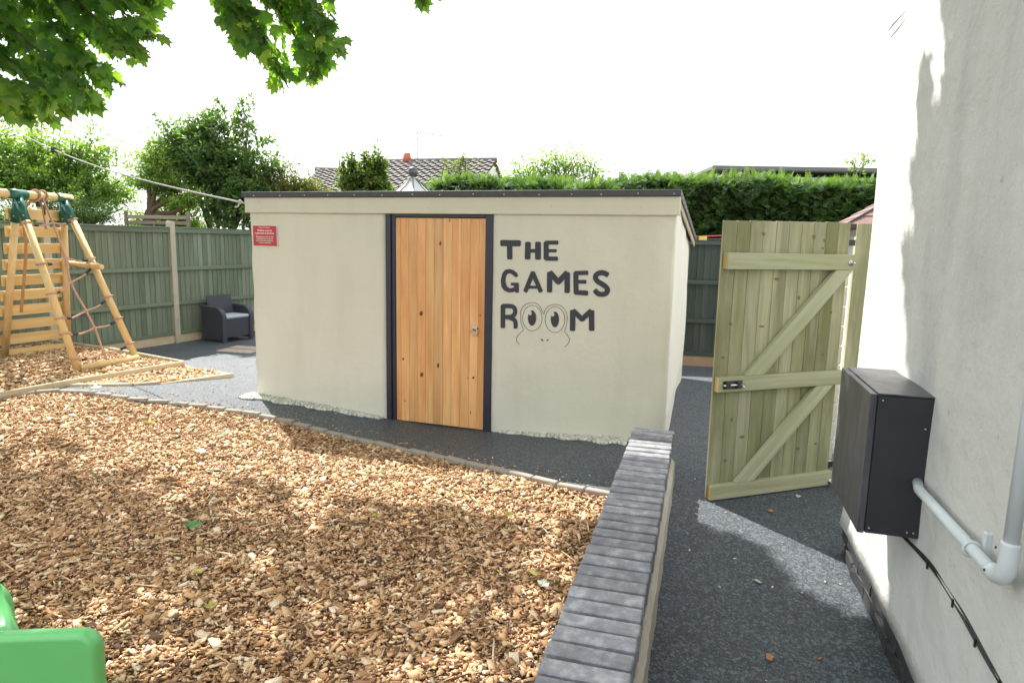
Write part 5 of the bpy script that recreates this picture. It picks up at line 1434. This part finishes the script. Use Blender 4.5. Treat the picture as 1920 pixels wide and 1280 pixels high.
FR = [ # (start, tip, leaves, radius, seeds): the two visible hanging masses
 ((-5.4, 6.2, 4.6), (-3.12, 6.0, 3.28), 152, .30, 5), ((-5.0, 5.9, 4.4), (-3.30, 6.0, 3.12), 114, .24, 4), ((-5.2, 6.3, 4.3), (-3.62, 6.1, 2.88), 152, .28, 4),
 ((-5.6, 6.1, 4.0), (-3.66, 6.0, 2.74), 133, .24, 4), ((-5.8, 6.3, 3.9), (-3.92, 6.0, 2.62), 133, .25, 5), ((-5.8, 5.9, 3.8), (-4.35, 6.0, 2.74), 133, .26, 3),
 ((-5.9, 6.5, 4.2), (-4.15, 6.5, 3.02), 171, .32, 4), ((-5.9, 6.3, 4.5), (-3.55, 6.3, 3.35), 171, .34, 6), ((-5.2, 6.6, 4.6), (-3.3, 6.4, 3.6), 133, .32, 5), ((-6.2, 6.6, 3.9), (-4.85, 6.5, 2.75), 171, .32, 3),
 ((-5.0, 5.7, 4.6), (-3.75, 5.8, 3.45), 152, .32, 4), ((-5.6, 5.6, 4.2), (-4.4, 5.7, 3.15), 152, .30, 3),
 ((-6.4, 6.2, 4.3), (-4.9, 6.2, 3.1), 190, .36, 3), ((-5.4, 6.3, 4.9), (-4.1, 6.2, 3.6), 190, .40, 4), ((-4.6, 6.4, 4.9), (-3.2, 6.3, 3.75), 150, .34, 4), ((-6.0, 6.6, 4.7), (-4.6, 6.5, 3.5), 190, .40, 3),
 ((-6.3, 6.3, 3.9), (-4.25, 6.2, 2.60), 120, .26, 4), ((-6.3, 6.0, 3.7), (-4.75, 6.0, 2.55), 110, .26, 4),
 ((-3.0, 6.4, 4.6), (-1.62, 6.2, 3.22), 133, .30, 14), ((-3.0, 6.3, 4.5), (-1.75, 6.2, 3.05), 114, .26, 14), ((-3.0, 6.3, 4.3), (-2.05, 6.2, 2.94), 95, .24, 12), ((-3.1, 6.2, 4.4), (-2.3, 6.2, 3.2), 87, .26, 10),
 ((-3.2, 6.2, 4.5), (-2.45, 6.2, 3.52), 76, .18, 3), ((-2.6, 6.3, 4.6), (-1.72, 6.2, 3.5), 114, .32, 12), ((-1.6, 6.2, 4.4), (-.80, 6.05, 3.60), 22, .09, 3), ((-1.4, 6.1, 4.3), (-.66, 6.0, 3.66), 11, .06, 1)]
nvis = 0
for a_, b_, nl, rad, sn in FR: bough(a_, b_, nl, rad, .155, .5, sn)
nvis = sum(len(q) for q in LPs)
for a_ in ((-5.6, 6.1, 4.4), (-3.0, 6.35, 4.55), (-1.6, 6.2, 4.4)):
    limb([(-7.6, 5.9, 4.4), ((-7.6+a_[0])/2, 6.1, 5.3), a_], .09, .03)
# canopy above the frame: leaves hung so that they shade the near part of the yard
SH = np.array([(1.12, 3.72), (1.38, 2.94), (1.82, 1.65), (2.28, 1.38), (2.62, .70), (2.9, -1.2), (-7, -1.2), (-7, 5.2), (-3.7, 5.0), (-2.7, 4.35), (-1.4, 4.2), (-.7, 3.5), (.2, 3.75), (.6, 3.55)])
n = 26000; sx = rng.uniform(-7, 3, n); sy = rng.uniform(-1.2, 6, n)
nf = np.sin(2.1*sx+1.3*sy)*.35+np.sin(4.3*sx-3.1*sy+1)*.3+np.sin(7.7*sx+6.1*sy+2)*.25+rng.normal(0, .22, n)
inside = inpoly(sx+.10*np.sin(9*sy)+rng.normal(0, .05, n), sy+.10*np.sin(8*sx)+rng.normal(0, .05, n), [tuple(p) for p in SH])
right = (sx > .9)
nf = .25*nf+rng.normal(0, .3, n); keep = inside & ((nf > -.05) | right)
sx, sy = sx[keep], sy[keep]; sx, sy = sx[:4300], sy[:4300]
ex, ey = rng.uniform(.35, 3.1, 16000), rng.uniform(-1.2, 3.9, 16000)
ke = inpoly(ex+.10*np.sin(11*ey)+.05*np.sin(23*ey+2)+rng.normal(0, .03, 16000), ey+.07*np.sin(13*ex)+rng.normal(0, .03, 16000), [tuple(p) for p in SH]); ex, ey = ex[ke][:4500], ey[ke][:4500]; sx = np.r_[sx, ex]; sy = np.r_[sy, ey]; n = len(sx)
zmin = 2.9+.56*np.clip(sy, 0, 9); z = np.maximum(zmin, 4.0)+rng.random(n)**1.2*3.0
q = np.c_[sx-z*.456, sy+z*.777, z]; okv = q[:, 0] > -12
LPs.append(q); LDs.append(rand_unit(n)+np.array([.2, -.2, -.3])); LSs.append(rng.uniform(.15, .25, n)); LRs.append(rng.beta(1.6, 2.4, n))
for k in range(26):
    j = rng.integers(n); e = q[j]; limb([(-7.3, 6.0, 5.0+rng.random()*1.5), ((-7.3+e[0])/2, (6+e[1])/2, max(e[2]+.3, 5.6)), tuple(e)], .06, .012, 4)
LP = np.vstack(LPs)-np.array(SY); LD = np.vstack(LDs); LS = np.concatenate(LSs); LR = np.concatenate(LRs)
up = rand_unit(len(LP))*.55+np.array([.1, -.25, .75]); F3 = rot_frames(LD, up)
from_bm('trunk', bm, M['trunk'], syc, True); from_bm('twigs', twigs, M['twig'], syc, True)
tv, tf = leaf_template(.25)
# the leaves that show largest are objects of their own, sharing a few meshes
vis = np.arange(nvis); vis = vis[np.argsort(-(LP[vis, 0]+SY.x))][:280]; vis_set = np.zeros(len(LP), bool); vis_set[vis] = True
lm = []
for k in range(6):
    me = bpy.data.meshes.new('leaf'); t2, f2 = leaf_template(.15+.08*k); me.from_pydata(t2, [], f2)
    at = me.attributes.new('rnd', 'FLOAT', 'POINT'); at.data.foreach_set('value', [(.1, .3, .45, .6, .75, .95)[k]]*len(t2)); me.materials.append(M['syc']); lm.append(me)
for i in vis:
    o = bpy.data.objects.new('leaf', lm[min(5, int(LR[i]*6*.999))]); COL.objects.link(o); o.parent = syc
    o.matrix_local = Matrix.Translation(Vector(LP[i])) @ Matrix(F3[i].tolist()).to_4x4() @ Matrix.Scale(LS[i], 4)
r_ = ~vis_set
o = bulk('crown', tv, tf, F3[r_]*LS[r_][:, None, None], LP[r_], LR[r_], M['syc'], syc); o['kind'] = 'stuff'
# bunches of winged seeds
SV = [(0, 0, 0), (.35, .1, .02), (1, .25, .05), (.9, -.1, .03), (.4, -.12, -.02)]; SF = [(0, 1, 2, 3, 4)]
pts = []; 
for s_ in seeds:
    for _ in range(14): pts.append(s_-SY+Vector((random.gauss(0, .035), random.gauss(0, .035), random.gauss(-.03, .05))))
pts = np.array(pts); n = len(pts)
A = rot_frames(rand_unit(n), rand_unit(n))*(rng.uniform(.025, .042, n))[:, None, None]
o = bulk('seed_clusters', SV, SF, A, pts, rng.random(n), M['seed'], syc); o['kind'] = 'stuff'
